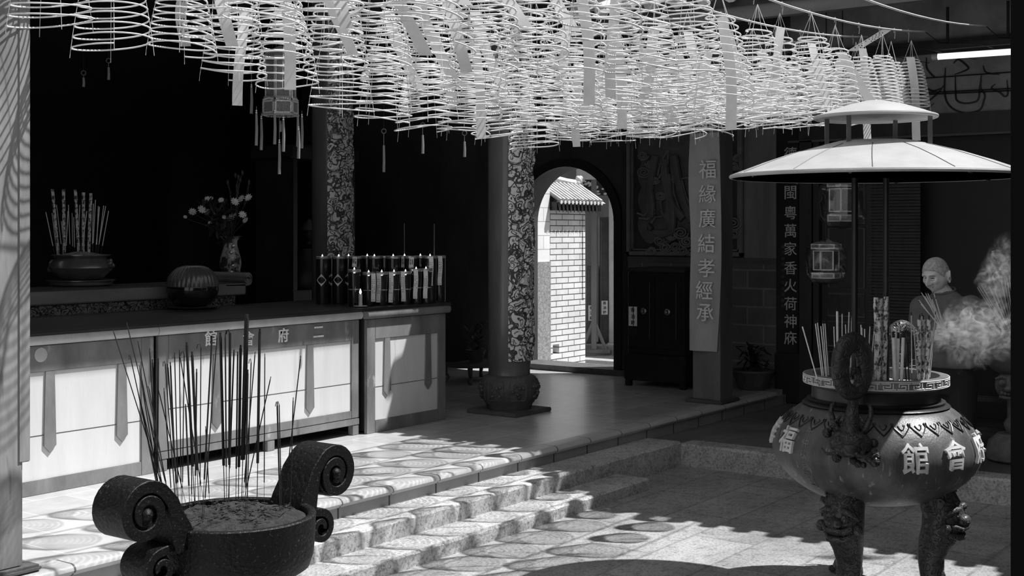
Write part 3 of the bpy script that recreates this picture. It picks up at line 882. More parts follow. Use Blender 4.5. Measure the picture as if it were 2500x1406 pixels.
# ------------------------------------------------------------------ altar counter: three cabinet units and one slab
def pend(b, x, y, z0, z1, w0, w1, th=0.012):
    """tie-shaped pendant strip"""
    b.prism([(x - w0 / 2, z1), (x - w1 / 2, z0 + 0.045), (x, z0), (x + w1 / 2, z0 + 0.045), (x + w0 / 2, z1)][::-1], th, T(0, y, 0) @ M_NY)
FY = 6.85
def counter_unit(x0, x1, label, pends, stile, legs, base, chars=None, fy=FY, ptop=1.065, pbot=0.40, panel_m='counter_panel', frame_m='counter_frame'):
    t = empty('altar_counter', ((x0 + x1) / 2, fy + .35, 0.32), 0, label, 'counter', 'front altar counter units')
    X0, X1 = x0 - (x0 + x1) / 2, x1 - (x0 + x1) / 2
    Y, Z = -0.35, -0.32
    MB().box(X0 + .01, X1 - .01, Y + .03, .40, base + Z + .02, .905).build('carcass', 'dark_wood', t)
    MB().box(X0 + stile, X1 - stile, Y + .012, Y + .028, pbot + Z, ptop + Z).build('panel', panel_m, t)
    f = MB()
    f.bbox(X0, X0 + stile, Y, Y + .03, base + Z, 1.225 + Z, .003); f.bbox(X1 - stile, X1, Y, Y + .03, base + Z, 1.225 + Z, .003)
    f.bbox(X0 + stile, X1 - stile, Y, Y + .03, ptop + Z, 1.225 + Z, .003); f.bbox(X0 + stile, X1 - stile, Y, Y + .03, base + Z, pbot + Z, .003)
    f.build('frame', frame_m, t)
    if legs:
        MB().bbox(X0, X1, Y - .004, Y + .03, base + Z - .055, base + Z - .004, .004).build('lower_rail', frame_m, t)
        for lx in (X0, X0 + (X1 - X0) * .50, X1 - .075):
            MB().bbox(lx, lx + .075, Y, Y + .05, 0, base + Z - .056, .004).build('leg', frame_m, t)
    for xp, zb in pends:
        b = MB(); pend(b, xp - (x0 + x1) / 2, Y + .012, zb + Z, ptop + Z, .062, .085)
        b.build('pendant_strip', frame_m, t)
    s = MB().box(X0 + stile, X1 - stile, Y + .0105, Y + .0125, (ptop + pbot) / 2 + Z - .062, (ptop + pbot) / 2 + Z - .058)
    s.build('panel_seam', 'paint_line', t)
    if chars:
        b = MB()
        for ch, (a, y) in chars:
            q = px_y(a, y, fy - .004)
            letters(MB(), ch, [(q.x - (x0 + x1) / 2, Y, q.z - .32)], .105, M_NY, .010, .06).build('character', 'gold_leaf', t)
    return t
g = lambda a, y: px_y(a, y, FY).x
u1 = counter_unit(3.7, 5.385, 'white panelled altar counter with two hanging strips beside the weathered post', [(g(123, 1000), .565), (g(299, 1000), .56), (3.95, .56)], .10, False, .32, None, pbot=.41)
MB().sph((-.0, -.352, .85), .045, 12, 8, sc=(1, .12, 1)).build('plaster_patch', 'counter_rail', u1)
counter_unit(5.42, 7.365, 'altar counter with four raised characters above three hanging strips', [(g(531, 950), .545), (g(758, 920), .545)], .085, True, .455,
             [('館', (515, 826)), ('會', (607, 826)), ('府', (692, 818)), ('二', (778, 810))], pbot=.515)
counter_unit(7.40, 8.385, 'short stained altar counter at the end beside the embossed column', [(g(935, 900), .60), (g(1035, 900), .60)], .10, False, .32, None, fy=6.80, pbot=.42)
cs = empty('counter_top', (6.0, 7.2, 1.228 + .02), 0, 'long dark wooden worktop running over the altar counters', 'worktop')
Z0 = -0.02
MB().bbox(3.7 - 6, 8.50 - 6, 6.83 - 7.2, 8.10 - 7.2, .02, .062, .006).build('slab', 'counter_top', cs)
for i, (x0, x1, y) in enumerate(((3.7, 5.40, 6.845), (5.405, 7.375, 6.845), (7.38, 8.41, 6.79))):
    b = MB(); vs = []
    pr2 = [(0.03, Z0 + .002), (-.012, Z0 + .002), (-.024, Z0 + .012), (-.03, Z0 + .03), (-.028, Z0 + .048), (-.018, Z0 + .058), (0.03, Z0 + .06)]
    for x in (x0, x1): vs += [(x - 6, y + p[0] - 7.2, p[1]) for p in pr2]
    k = len(pr2)
    b.add(vs, [tuple(range(k)), tuple(range(k, 2 * k))[::-1]] + [(j, j + k, (j + 1) % k + k, (j + 1) % k) for j in range(k)])
    b.build('front_rail', 'counter_rail' if i < 2 else 'counter_frame', cs)

# low altar table behind the counter, ends in a scroll
at_ = empty('altar_table', (6.15, 8.5, 0.32), 0, 'long dark altar table with scroll end and carved apron behind the counter', 'table')
ZT = 1.165
MB().bbox(-1.7, 1.30, -.33, .35, ZT - .02, ZT, .005).build('table_top', 'altar_wood', at_)
MB().bbox(-1.7, 1.22, -.345, -.32, ZT - .10, ZT - .005, .008).build('fascia', 'altar_fascia', at_)
MB().bbox(-1.7, 1.12, -.325, -.30, ZT - .32, ZT - .105, .004).build('carved_apron', 'altar_carving', at_)
sc_ = MB()
sp = [(1.24 + .052 * (1 - .8 * i / 40) * math.cos(-PI / 2 + i * .36), ZT + .035 + .052 * (1 - .8 * i / 40) * math.sin(-PI / 2 + i * .36)) for i in range(41)]
sp = [(1.0, ZT - .012), (1.15, ZT - .014)] + sp
vs = []; fs = []
for yy in (-.345, .35):
    for p in sp: vs.append((p[0], yy, p[1] + .009))
    for p in sp: vs.append((p[0], yy, p[1] - .009))
k = len(sp)
for i in range(k - 1):
    fs += [(i, i + 1, 2 * k + i + 1, 2 * k + i), (k + i, 3 * k + i, 3 * k + i + 1, k + i + 1), (i, k + i, k + i + 1, i + 1), (2 * k + i, 2 * k + i + 1, 3 * k + i + 1, 3 * k + i)]
sc_.add(vs, fs)
sc_.build('scroll_end', 'altar_fascia', at_)
for xx in (-1.5, .95):
    for yy in (-.30, .27):
        MB().bbox(xx - .05, xx + .05, yy, yy + .06, 0, ZT - .10, .01).build('leg', 'altar_carving', at_)
# ================================================================== offerings on counter and altar table
TZ = 1.486                                                         # top of the altar table
# censer on its tray
c = px_z(198, 697, TZ)
DC = (c - Vector((0, 0, EYE))).dot(Vector((CA, SA, 0)))
tr = empty('round_tray', (c.x, c.y, TZ), 0, 'round dark tray under the pewter censer on the altar table', 'tray')
tr.scale = (1.12, 1.12, 1.0)
MB().lathe([(0, 0), (.20, 0), (.215, .01), (.22, .035), (.235, .04), (.235, .047), (.21, .047), (0, .045)], 40).build('dish', 'pewter', tr)
cz = TZ + .0475
ce = empty('round_censer', (c.x, c.y, cz), 0, 'squat dark censer full of ash on the tray, incense standing in it', 'censer')
ce.scale = (1.14, 1.14, 1.14)
MB().lathe([(0, 0), (.13, 0), (.15, .01), (.19, .05), (.215, .085), (.205, .115), (.18, .14), (.172, .15), (.19, .165), (.198, .17), (.198, .178), (.18, .178), (.175, .17), (.16, .16), (0, .155)], 44).build('bowl', 'pewter', ce)
MB().lathe([(.17, .165), (.12, .18), (.05, .196), (0, .2)], 24, wob=lambda a, z: 1 + .03 * math.sin(a * 7)).build('ash', 'ash_light', ce)
for s in (-1, 1):
    b = MB()
    for i in range(14):
        r_ = random.Random(i + 50 * s)
        b.sph((s * .20 + r_.uniform(-.02, .02), r_.uniform(-.05, .05), .10 + r_.uniform(-.035, .035)), r_.uniform(.014, .024), 8, 6)
    b.build('beast_mask', 'pewter', ce).rotation_euler = (0, 0, CAM_RZ)
r_ = random.Random(21)
CF, CR = Vector((CA, SA, 0)), Vector((SA, -CA, 0))
def stick_mesh(L, r, tip=0.0, bamboo=0.0, name='incense_stick', m='stick_pale', seg=6):
    b = MB().tube([(0, 0, 0), (0, 0, L)], r, seg)
    return b
def free_stick(base, tip, r, mats, label, group, name='incense_stick', bam=0.22, burnt=0.02, cat='incense', curl=0.0, seg=7):
    """incense stick as a thing: coated length with a bamboo foot and a burnt tip"""
    base, tip = Vector(base), Vector(tip)
    d = tip - base; L = d.length
    t = empty(name, base, 0, label, cat, group)
    t.rotation_mode = 'QUATERNION'
    t.rotation_quaternion = d.to_track_quat('Z', 'Y')
    k = bam * L
    if bam > 0: MB().tube([(0, 0, 0), (0, 0, k)], min(r * .45, .0016), 5).build('bamboo_foot', mats[1], t)
    pts = [(0, 0, k)] + [(curl * .0, 0, k + (L - k) * i / 6) for i in range(1, 7)]
    MB().tube(pts, r, seg).build('incense_coating', mats[0], t)
    if burnt:
        if curl:
            MB().tube([(0, 0, L), (curl * .4, 0, L + .012), (curl, 0, L + .01), (curl * 1.3, 0, L - .004)], r * .7, 5).build('burnt_tip', mats[2], t)
        else:
            MB().tube([(0, 0, L), (0, 0, L + burnt)], r * .75, 5).build('burnt_tip', mats[2], t)
    return t
thick = [(128, 462, 143, 612), (155, 462, 157, 600), (184, 463, 193, 618), (204, 470, 203, 618), (222, 472, 216, 618)]
for i, (a, y, a2, y2) in enumerate(thick):
    b0 = px(a2, 630, DC - .02); t0 = px(a, y, DC)
    d = (t0 - b0); L = d.length
    o = empty('pillar_incense', b0, 0, f'glittering thick pillar incense in the altar censer, {nth(i + 1)} from the left of five', 'incense', 'pillar incense in the altar censer')
    o.rotation_mode = 'QUATERNION'; o.rotation_quaternion = d.to_track_quat('Z', 'Y')
    MB().tube([(0, 0, .02), (0, 0, L * .35), (0, 0, L * .7), (0, 0, L)], .013, 9).build('wrapped_body', 'paper_wrap', o)
    MB().tube([(0, 0, -.02), (0, 0, .02)], .006, 6).build('foot', 'stick_bamboo', o)
thin = [(112, 518, 135), (127, 520, 140), (138, 500, 153), (166, 515, 160), (167, 500, 172), (176, 520, 178), (150, 540, 158), (195, 500, 190), (212, 515, 198), (228, 497, 225), (240, 503, 235), (243, 505, 232), (253, 502, 238), (258, 503, 236), (265, 515, 245), (233, 488, 226), (180, 530, 183)]
thin.sort()
for i, (a, y, a2) in enumerate(thin):
    d0 = DC + r_.uniform(-.08, .08)
    free_stick(px(a2, 628, d0), px(a, y, d0), .0032, ('stick_pale', 'stick_bamboo', 'stick_tip'), f'thin incense stick in the altar censer, {nth(i + 1)} from the left', 'thin incense in the altar censer', bam=.25, burnt=0)
# flower vase
v = px_z(563, 686, TZ); DV = (v - Vector((0, 0, EYE))).dot(Vector((CA, SA, 0)))
V_ = empty('flower_vase', (v.x, v.y, TZ), CAM_RZ, 'patterned porcelain vase of flowers at the scroll end of the altar table', 'vase')
V_.scale = (1.14, 1.14, 1.14)
MB().lathe([(0, 0), (.062, 0), (.062, .015), (.055, .03), (.075, .08), (.083, .13), (.078, .18), (.06, .24), (.05, .28), (.052, .31), (.075, .34), (.085, .345), (.07, .335), (.045, .31), (0, .30)], 28,
           wob=lambda a, z: 1 + (.06 * math.sin(a * 6) if z > .33 else 0)).build('body', 'porcelain', V_)
for s in range(5):
    MB().sph((.02 + .012 * math.sin(s * 2), -.075 + .004 * s, .07 + .05 * s), .016, 8, 6, sc=(1, .5, 1)).build('raised_ornament', 'gold_rim', V_)
def blossom(b, c, r, n, rr, nrm):
    nrm = Vector(nrm).normalized()
    q = nrm.to_track_quat('Z', 'Y').to_matrix().to_4x4()
    for ring, (k, rad, up) in enumerate(((n, 1.0, .25), (n, .75, .55), (n // 2, .42, .8))):
        for i in range(k):
            a = 2 * PI * i / k + ring * .4 + rr.uniform(-.1, .1)
            M = T(*c) @ q @ RZ(a) @ RY(-up) @ T(r * rad * .5, 0, 0) @ SC(r * rad * .5, r * .16, r * .06)
            b.sph((0, 0, 0), 1, 6, 4, M)
r_ = random.Random(5)
fl_spots = [(470, 518, 1.2), (492, 512, 1.3), (508, 518, 1.1), (528, 520, .9), (452, 530, .6), (507, 487, 1.0), (516, 484, .6), (540, 489, .9), (550, 493, .6), (573, 493, 1.3), (590, 486, 1.2), (607, 483, 1.2), (565, 532, 1.3), (575, 522, .9), (592, 525, 1.2), (600, 538, 1.0), (512, 545, .6), (547, 530, .8)]
VM = Matrix.Translation(V_.location) @ RZ(CAM_RZ) @ SC(1.14, 1.14, 1.14)
VI = VM.inverted()
for i, (a, y, k) in enumerate(fl_spots):
    p = VI @ px(a, y, DV + r_.uniform(-.1, .1))
    st = MB().tube([(0, 0, .30), (p.x * .3, p.y * .3, .30 + (p.z - .3) * .5), (p.x * .98, p.y, p.z - .01)], .0025, 5).build('flower_stem', 'leaf', V_)
    b = MB(); blossom(b, p, .030 * k, 11, r_, (r_.uniform(-.6, .6), -.8, .5))
    b.build('blossom', 'petal', st)
lf = MB()
for i in range(120):
    a = r_.uniform(0, 6.28); h = r_.uniform(.28, .62); rad = r_.uniform(.0, .16) * (h - .15) * 2.2
    c_ = Vector((math.cos(a) * rad - .03 - (.12 * r_.random() if h > .35 else 0), math.sin(a) * rad * .7, h))
    M = T(*c_) @ RZ(r_.uniform(0, 6.28)) @ RY(r_.uniform(-1.2, 1.2)) @ SC(.045, .013, .004)
    lf.sph((0, 0, 0), 1, 6, 4, M)
tag(lf.build('foliage', 'leaf', V_), kind='stuff')
for i, pts in enumerate(([(578, 530), (580, 470), (586, 440), (592, 422)], [(566, 520), (562, 470), (556, 445)], [(596, 500), (604, 470), (608, 445)], [(576, 520), (578, 455), (582, 432), (575, 428)])):
    P_ = [VI @ px(a, y, DV) for a, y in pts]
    b = MB().tube(P_, [.005, .006, .005, .002][:len(P_)], 5)
    for j in range(3): b.sph(P_[1 + j % (len(P_) - 1)], .014, 7, 5, sc=(.8, .8, 1.5))
    b.build('gladiolus_spike', 'leaf', V_)
# ribbed gourd lamp on the counter
gp = px_z(470, 752, 1.31)
CTZ = 1.311
gp = px_z(470, 753, CTZ)
gl = empty('gourd_lamp', (gp.x, gp.y, CTZ), 0, 'round ribbed gourd-shaped glass lamp on a metal dish on the counter', 'lamp')
MB().lathe([(0, 0), (.15, 0), (.20, .012), (.205, .018), (.18, .018), (0, .015)], 40).build('dish', 'pewter', gl)
k_ = 0.0019
MB().lathe([(0, .019), (.10, .019), (.15, .04), (.19, .09), (.205, .15), (.2, .175)], 64).build('lower_bowl', 'glass_dark', gl)
MB().lathe([(.198, .176), (.199, .20), (.185, .25), (.155, .295), (.115, .325), (.07, .34), (.0, .342)], 192, wob=lambda a, z: 1 + .030 * abs(math.sin(a * 16))).build('ribbed_dome', 'gourd_glass', gl)
# oil lamps: back row tall with gilt rims, front row cut glass
def oil_lamp(p, r, h, label, kind, tagspec=None, diamond=False, lit=True):
    t = empty('oil_lamp', p, CAM_RZ, label, 'oil lamp', 'tall oil lamps in the back row' if kind == 'tall' else 'short cut glass oil lamps in front')
    if kind == 'tall':
        MB().lathe([(0, 0), (r * .95, 0), (r, .01), (r, h - .022), (r * .9, h - .03), (0, h - .04)], 18).build('glass', 'oil_glass', t)
    else:
        MB().lathe([(0, 0), (r * .8, 0), (r * .85, .01), (r * .8, h * .35), (r * .92, h * .6), (r, h - .03), (r * .9, h - .03), (0, h - .04)], 24, wob=lambda a, z: 1 + (.05 * abs(math.sin(a * 6)) if z < h * .7 else 0)).build('glass', 'oil_glass', t)
        MB().lathe([(r * .93, h * .44), (r * .99, h * .455), (r * .94, h * .47)], 24).build('gilt_band', 'gold_rim', t)
    MB().lathe([(r * 1.0, h - .024), (r * 1.06, h - .016), (r * 1.06, h - .003), (r * 1.0, h), (r * .9, h - .004), (r * .9, h - .02)], 20).build('gilt_rim', 'gold_rim', t)
    if lit:
        MB().lathe([(0, h - .038), (.008, h - .028), (.010, h - .015), (.006, h + .004), (0, h + .018)], 10).build('flame', 'flame', t)
    if diamond:
        b = MB(); vs = []
        for u, w in ((0, 1), (1, 0), (0, -1), (-1, 0)):
            pass
        N = 8; q = []
        for j in range(-N, N + 1):
            wd = 1 - abs(j) / N
            for u in (-wd, wd):
                a = -PI / 2 + u * .75
                q.append(((r + .003) * math.cos(a), (r + .003) * math.sin(a), h * .5 + j / N * .052))
        b.add(q, [(2 * j, 2 * j + 1, 2 * j + 3, 2 * j + 2) for j in range(2 * N)])
        o = b.build('diamond_label', 'tag_paper', t)
        b = MB().sph((0, -(r + .004), h * .5), .012, 8, 6, sc=(1, .2, 1))
        for j in range(8):
            b.sph((.022 * math.cos(j * .785), -(r + .002), h * .5 + .024 * math.sin(j * .785)), .004, 6, 4)
        b.build('printed_mark', 'ink', o)
    if tagspec:
        x0, z1, ln, bend = tagspec
        pts = [(x0 + bend * math.sin(i * .9), -r - .006 - .004 * math.sin(i * 1.3), z1 - ln * i / 6) for i in range(7)]
        o = MB().strip(pts, .036, .0006, side=Vector((1, 0, 0))).build('paper_tag', 'tag_paper', t)
        b = MB(); rr = random.Random(int(p[0] * 1000))
        for c_ in (-.008, .007):
            for j in range(14):
                if rr.random() < .8:
                    q = j / 14 * 5.6; i = int(q); f = q - i
                    P_ = Vector(pts[i]).lerp(Vector(pts[i + 1]), f)
                    b.box(P_.x + c_ - .0035, P_.x + c_ + .0035, P_.y - .0022, P_.y - .0008, P_.z - ln * .08 - .003, P_.z - ln * .08 + .002)
        b.build('tiny_writing', 'ink', o)
    return t
back = [787, 807, 827, 847, 868, 893, 914, 936, 960, 985, 1003, 1024, 1050, 1070]
pos_word = ['nearest the gourd lamp'] + [f'{nth(i)} from the gourd lamp end' for i in range(2, 14)] + ['at the outer end of the worktop']
TAGB = {868: (.0, .395, .085, .002), 985: (-.004, .39, .09, .002), 1003: (.01, .39, .09, .002), 1050: (.012, .395, .25, .003), 1070: (.012, .395, .25, .004)}
for i, a in enumerate(back):
    p = px_z(a, 741.5 - 3.5 * (a - 787) / 283, CTZ); p += CF * (.11 if i % 2 else 0); p.z = CTZ + .001
    lb = 'tall glass oil lamp in the back row, ' + pos_word[i]
    oil_lamp(p, .055, .40, lb, 'tall', TAGB.get(a), a in (787, 807, 827, 847), lit=(i % 3 != 1))
front = [(865, .30, None, 7.12), (900, .275, (.045, .265, .23, .002), 7.14), (932, .275, (-.02, .265, .24, .003), 7.13), (962, .275, (-.02, .27, .25, .003), 7.12), (990, .275, (-.015, .275, .25, -.004), 7.11), (1016, .295, (0.0, .285, .24, .004), 7.11), (1040, .295, (0.0, .28, .235, .003), 7.10)]
for i, (a, h, tg, yy) in enumerate(front):
    p = px_z(a, 747.5 - 7 * (a - 865) / 175, CTZ); p.z = CTZ + .001
    oil_lamp(p, .050, h, ('short cut glass oil lamp without paper tag, just behind the small candle' if i == 0 else f'short cut glass oil lamp in front with paper tag, {nth(i + 1)} from the candle'), 'short', tg, lit=True)
p = px_z(880, 750, CTZ); p.z = CTZ + .001
ca = empty('candle', p, CAM_RZ, 'small lit candle on a saucer before the cut glass oil lamps', 'candle')
MB().lathe([(0, 0), (.04, 0), (.055, .008), (.055, .012), (.02, .010), (0, .01)], 24).build('saucer', 'lamp_white', ca)
MB().lathe([(0, .0105), (.017, .0105), (.015, .05), (.016, .09), (.014, .105), (0, .103)], 14, wob=lambda a, z: 1 + .05 * math.sin(a * 3)).build('wax', 'wax', ca)
MB().lathe([(0, .104), (.008, .112), (.010, .122), (.005, .138), (0, .15)], 10).build('flame', 'flame', ca)
for a, y0, y1, lab in ((987, 545, 740, 'thin upright metal rod rising behind the tall oil lamps'), (1060, 546, 738, 'thin upright metal rod at the outer end of the oil lamps')):
    p0 = px_z(a, 734 if a < 1000 else 737, CTZ); p1 = px(a, y0, (p0 - Vector((0, 0, EYE))).dot(Vector((CA, SA, 0)))); p0.z = CTZ
    o = empty('candle_pricket', p0, 0, lab, 'rod')
    MB().tube([(0, 0, 0), (0, 0, p1.z - p0.z)], .004, 6).build('rod', 'pewter', o)
    MB().lathe([(0, 0), (.03, 0), (.02, .012), (.004, .02)], 14).build('foot', 'pewter', o)

# dim things deeper in the hall: cabinet shrine, low stand with pot
sh = empty('shrine_cabinet', (10.3, 10.4, 0.32), 0, 'dim tall shrine cabinet with a seated statue behind the embossed column', 'cabinet')
MB().bbox(-.5, .5, -.3, .3, 0, .95, .01).build('base', 'dark_wood', sh)
MB().bbox(-.5, -.42, -.3, .3, .952, 2.4, .01).build('side_panel', 'dark_wood', sh)
MB().bbox(.42, .5, -.3, .3, .952, 2.4, .01).build('side_panel', 'dark_wood', sh)
MB().bbox(-.55, .55, -.33, .33, 2.402, 2.55, .02).build('cornice', 'dark_wood', sh)
MB().bbox(-.42, .42, .25, .3, .952, 2.4, .01).build('back_panel', 'black_wood', sh)
stt = empty('seated_statue', (10.3, 10.35, 1.275), CAM_RZ, 'dim dark seated statue inside the shrine cabinet', 'statue')
b = MB().lathe([(0, 0), (.26, 0), (.28, .08), (.22, .22), (.17, .36), (.15, .45), (.06, .50), (.05, .54)], 20, wob=lambda a, z: 1 + .1 * math.sin(2 * a))
b.build('robe', 'dark_wood', stt)
MB().sph((0, 0, .61), .085, 14, 10, sc=(.9, 1, 1.15)).build('head', 'dark_wood', stt)
MB().lathe([(.085, .66), (.10, .68), (.06, .73), (.02, .78), (0, .79)], 12).build('crown', 'altar_fascia', stt)
ls = empty('low_stand', (10.75, 8.30, 0.32), 0, 'low curved-leg wooden stand beside the embossed column base', 'stand')
MB().bbox(-.35, .35, -.2, .2, .17, .20, .006).build('stand_top', 'beam_wood', ls)
for sx, sy in ((-1, -1), (-1, 1), (1, -1), (1, 1)):
    MB().tube([(sx * .32, sy * .17, .168), (sx * .31, sy * .165, .10), (sx * .28, sy * .15, .06), (sx * .33, sy * .18, 0.0)], [.028, .022, .018, .024], 8).build('leg', 'beam_wood', ls)
pt = empty('potted_plant', (10.75, 8.30, 0.521), 0, 'small dark potted plant on the low stand', 'plant')
MB().lathe([(0, 0), (.07, 0), (.10, .12), (.11, .13), (.09, .12), (0, .11)], 20).build('pot', 'drum_stone', pt)
b = MB(); r_ = random.Random(3)
for i in range(50):
    a = r_.uniform(0, 6.28); h = r_.uniform(.14, .42); rd = r_.uniform(0, .13)
    b.sph((0, 0, 0), 1, 6, 4, T(rd * math.cos(a), rd * math.sin(a), h) @ RZ(a) @ RY(r_.uniform(-1, 1)) @ SC(.05, .02, .006))
tag(b.build('foliage', 'leaf', pt), kind='stuff')

# ------------------------------------------------------------------ hanging palace lantern in the hall
LQ = px(685, 265, 8.6)
ln = empty('palace_lantern', (LQ.x, LQ.y, LQ.z), CAM_RZ + .35, 'ornate six-sided palace lantern with long tassels hanging before the altar', 'lantern')
def hexring(b, r, z0, z1, th=.008):
    for k in range(6):
        a0, a1 = PI / 3 * k, PI / 3 * (k + 1)
        p0, p1 = Vector((r * math.cos(a0), r * math.sin(a0), 0)), Vector((r * math.cos(a1), r * math.sin(a1), 0))
        m = (p0 + p1) / 2; L = (p1 - p0).length
        b.box(-L / 2, L / 2, -th / 2, th / 2, z0, z1, T(m.x, m.y, 0) @ RZ(math.atan2((p1 - p0).y, (p1 - p0).x)))
for k in range(6):
    a = PI / 3 * (k + .5); r = .10
    M = T(r * math.cos(a), r * math.sin(a), 0) @ RZ(a + PI / 2)
    o = MB().box(-.052, .052, -.004, .004, -.04, .045, M).build('lower_panel', 'lantern_paper', ln)
    b = MB()
    for z in (-.04, .038): b.box(-.056, .056, -.009, .006, z, z + .012, M)
    for x in (-.056, .046): b.box(x, x + .010, -.009, .006, -.04, .05, M)
    for j in range(7): b.sph((-.045 + .015 * j, -.004, .056 + .006 * math.sin(j * PI / 6)), .008, 6, 4, M)
    for j in range(7): b.sph((-.045 + .015 * j, -.004, -.046), .007, 6, 4, M)
    b.build('fret_frame', 'lantern_fret', o)
    M2 = T(.085 * math.cos(a), .085 * math.sin(a), 0) @ RZ(a + PI / 2)
    o = MB().box(-.045, .045, -.003, .003, .08, .33, M2).build('upper_panel', 'lantern_paper', ln)
    b = MB()
    for x in (-.05, .042): b.box(x, x + .008, -.008, .005, .075, .335, M2)
    b.build('fret_frame', 'lantern_fret', o)
for q in ((.125, -.05, -.04), (.11, .065, .078), (.12, .335, .35)):
    hx = MB(); hexring(hx, *q); hx.build('hexagonal_frame', 'altar_fascia', ln)
MB().lathe([(0, .352), (.13, .352), (.06, .40), (.02, .42), (0, .43)], 6).build('roof_cap', 'altar_fascia', ln)
def tassel(b_parent, x, y, z0, z1, name='tassel', cordz=None):
    b = MB().tube([(x, y, z0), (x + .002, y, (z0 + z1) / 2), (x - .001, y, z1)], [.0075, .010, .0105], 8)
    o = b.build(name, 'tassel', b_parent)
    MB().sph((x, y, z0 + .008), .007, 8, 6).sph((x, y, z0 + .022), .006, 8, 6).build('bead', 'bead', o)
    if cordz: MB().tube([(x, y, z0 + .02), (x, y, cordz)], .002, 5).build('cord', 'tassel', o)
LI = (Matrix.Translation(ln.location) @ RZ(CAM_RZ + .35)).inverted()
for i, (a, y0, y1, dd) in enumerate(((626, 278, 355, -.05), (638, 292, 366, .0), (614, 215, 277, .08), (671, 278, 352, -.12), (682, 350, 425, .0), (692, 295, 370, -.13), (727, 282, 358, .06), (729, 318, 387, -.02), (737, 288, 362, .10))):
    p0 = LI @ px(a, y0, 8.6 + dd); p1 = LI @ px(a, y1, 8.6 + dd)
    tassel(ln, p0.x, p0.y, p0.z, p1.z, cordz=max(p0.z + .05, -.03) if i != 2 else .3)
MB().lathe([(0, -.16), (.008, -.155), (.010, -.12), (.006, -.085), (0, -.08)], 10).build('finial', 'altar_fascia', ln)
for i in range(3):
    MB().tube([(.1 * math.cos(i * 2.1), .1 * math.sin(i * 2.1), .36), (0, 0, .8)], .002, 5).build('suspension_cord', 'black_wire', ln)
MB().tube([(0, 0, .42), (0, 0, 4.22 - LQ.z)], .004, 6).build('suspension_cord', 'black_wire', ln)
# single hanging tassels deeper in the hall
for i, (a, y0, y1, lab) in enumerate(((937, 320, 420, 'single grey tassel with a ring charm hanging between the two embossed columns'), (1032, 305, 375, 'grey tassel peeping below the coils right of the ringed tassel'), (1134, 325, 383, 'short grey tassel hanging just left of the free-standing column'),
                                      (265, 148, 195, 'faint small tassel with ring hanging in the dark hall above the censer'), (204, 178, 212, 'faint tiny tassel lower left of the other faint one in the dark hall'))):
    d = 9.6
    p0, p1 = px(a, y0, d), px(a, y1, d)
    t = empty('hanging_tassel', p0, CAM_RZ, lab, 'tassel')
    L = p0.z - p1.z
    MB().tube([(0, 0, -L * .35), (.002, 0, -L * .7), (0, 0, -L)], [.008, .010, .011], 8).build('fringe', 'tassel', t)
    MB().tube([(.017 * math.cos(k * PI / 8), 0, .017 * math.sin(k * PI / 8)) for k in range(16)], .004, 6, closed=True).build('ring_charm', 'beam_wood', t)
    MB().tube([(0, 0, -L * .36), (0, 0, -.017)], .002, 5).build('lower_cord', 'tassel', t)
    MB().tube([(0, 0, .017), (0, 0, 4.5 + (p0.y - 5.55) * .295 - p0.z)], .0015, 5).build('cord', 'black_wire', t)
# ================================================================== the great burner with its two-tier canopy
BC = px(2137, 1000, 6.8)
ib = empty('incense_burner', (BC.x, BC.y, 0), CAM_RZ, 'great bronze incense burner on three beast legs under a two-tier metal canopy', 'incense burner')
# local x = right in the picture, y = away
prof = [(0, .475), (.16, .478), (.28, .50), (.38, .545), (.46, .605), (.515, .67), (.542, .735), (.546, .78), (.530, .84), (.49, .90), (.435, .955), (.385, .99), (.362, 1.0)]
fine = []
for i in range(len(prof) - 1):
    for j in range(3):
        q = j / 3; fine.append((prof[i][0] + (prof[i + 1][0] - prof[i][0]) * q, prof[i][1] + (prof[i + 1][1] - prof[i][1]) * q))
fine.append(prof[-1])
def body_r(z):
    for (r0, z0), (r1, z1) in zip(prof, prof[1:]):
        if z0 <= z <= z1: return r0 + (r1 - r0) * (z - z0) / (z1 - z0), math.atan2(r1 - r0, z1 - z0)
    return prof[-1][0], 0
bd = MB().lathe(prof, 72).build('bowl', 'bronze', ib, ang=80)
bd.modifiers.new('smooth', 'SUBSURF').render_levels = 1
nk = MB().lathe([(.372, .990), (.385, .998), (.372, 1.008), (.352, 1.010), (.360, 1.022), (.347, 1.028), (.335, 1.030), (.333, 1.085), (.338, 1.092)], 64)
nk.build('neck', 'bronze_dark', ib)
MB().lathe([(.338, 1.092), (.352, 1.098), (.366, 1.104), (.374, 1.112), (.376, 1.150), (.370, 1.158), (.350, 1.160), (.330, 1.158), (.322, 1.145), (.32, 1.10), (.33, 1.093)], 72).build('rim', 'rim_bronze', ib)
fr = MB()
def onr(a, z, r=.377): return (r * math.sin(a), -r * math.cos(a), z)
NC = 30
for k in range(NC):
    a0 = 2 * PI * k / NC; w = 2 * PI / NC
    f_ = 1 if k % 2 == 0 else -1
    zc = 1.131
    for path in ([(0.04, -.014), (.62, -.014), (.62, .002), (.34, .002), (.34, -.004)], [(.96, .014), (.18, .014), (.18, -.002), (.2, -.002)], [(.80, .012), (.80, -.016)]):
        pts = []
        for (u, v), (u2, v2) in zip(path, path[1:]):
            for j in range(4): pts.append(onr(a0 + w * (u + (u2 - u) * j / 4), zc + f_ * (v + (v2 - v) * j / 4)))
        pts.append(onr(a0 + w * path[-1][0], zc + f_ * path[-1][1]))
        fr.tube(pts, .0032, 4)
fr.tube([onr(2 * PI * k / 72, 1.110) for k in range(72)], .003, 5, closed=True)
fr.tube([onr(2 * PI * k / 72, 1.153) for k in range(72)], .003, 5, closed=True)
fr.build('key_fret_band', 'raised_gilt', ib)
lp = MB()
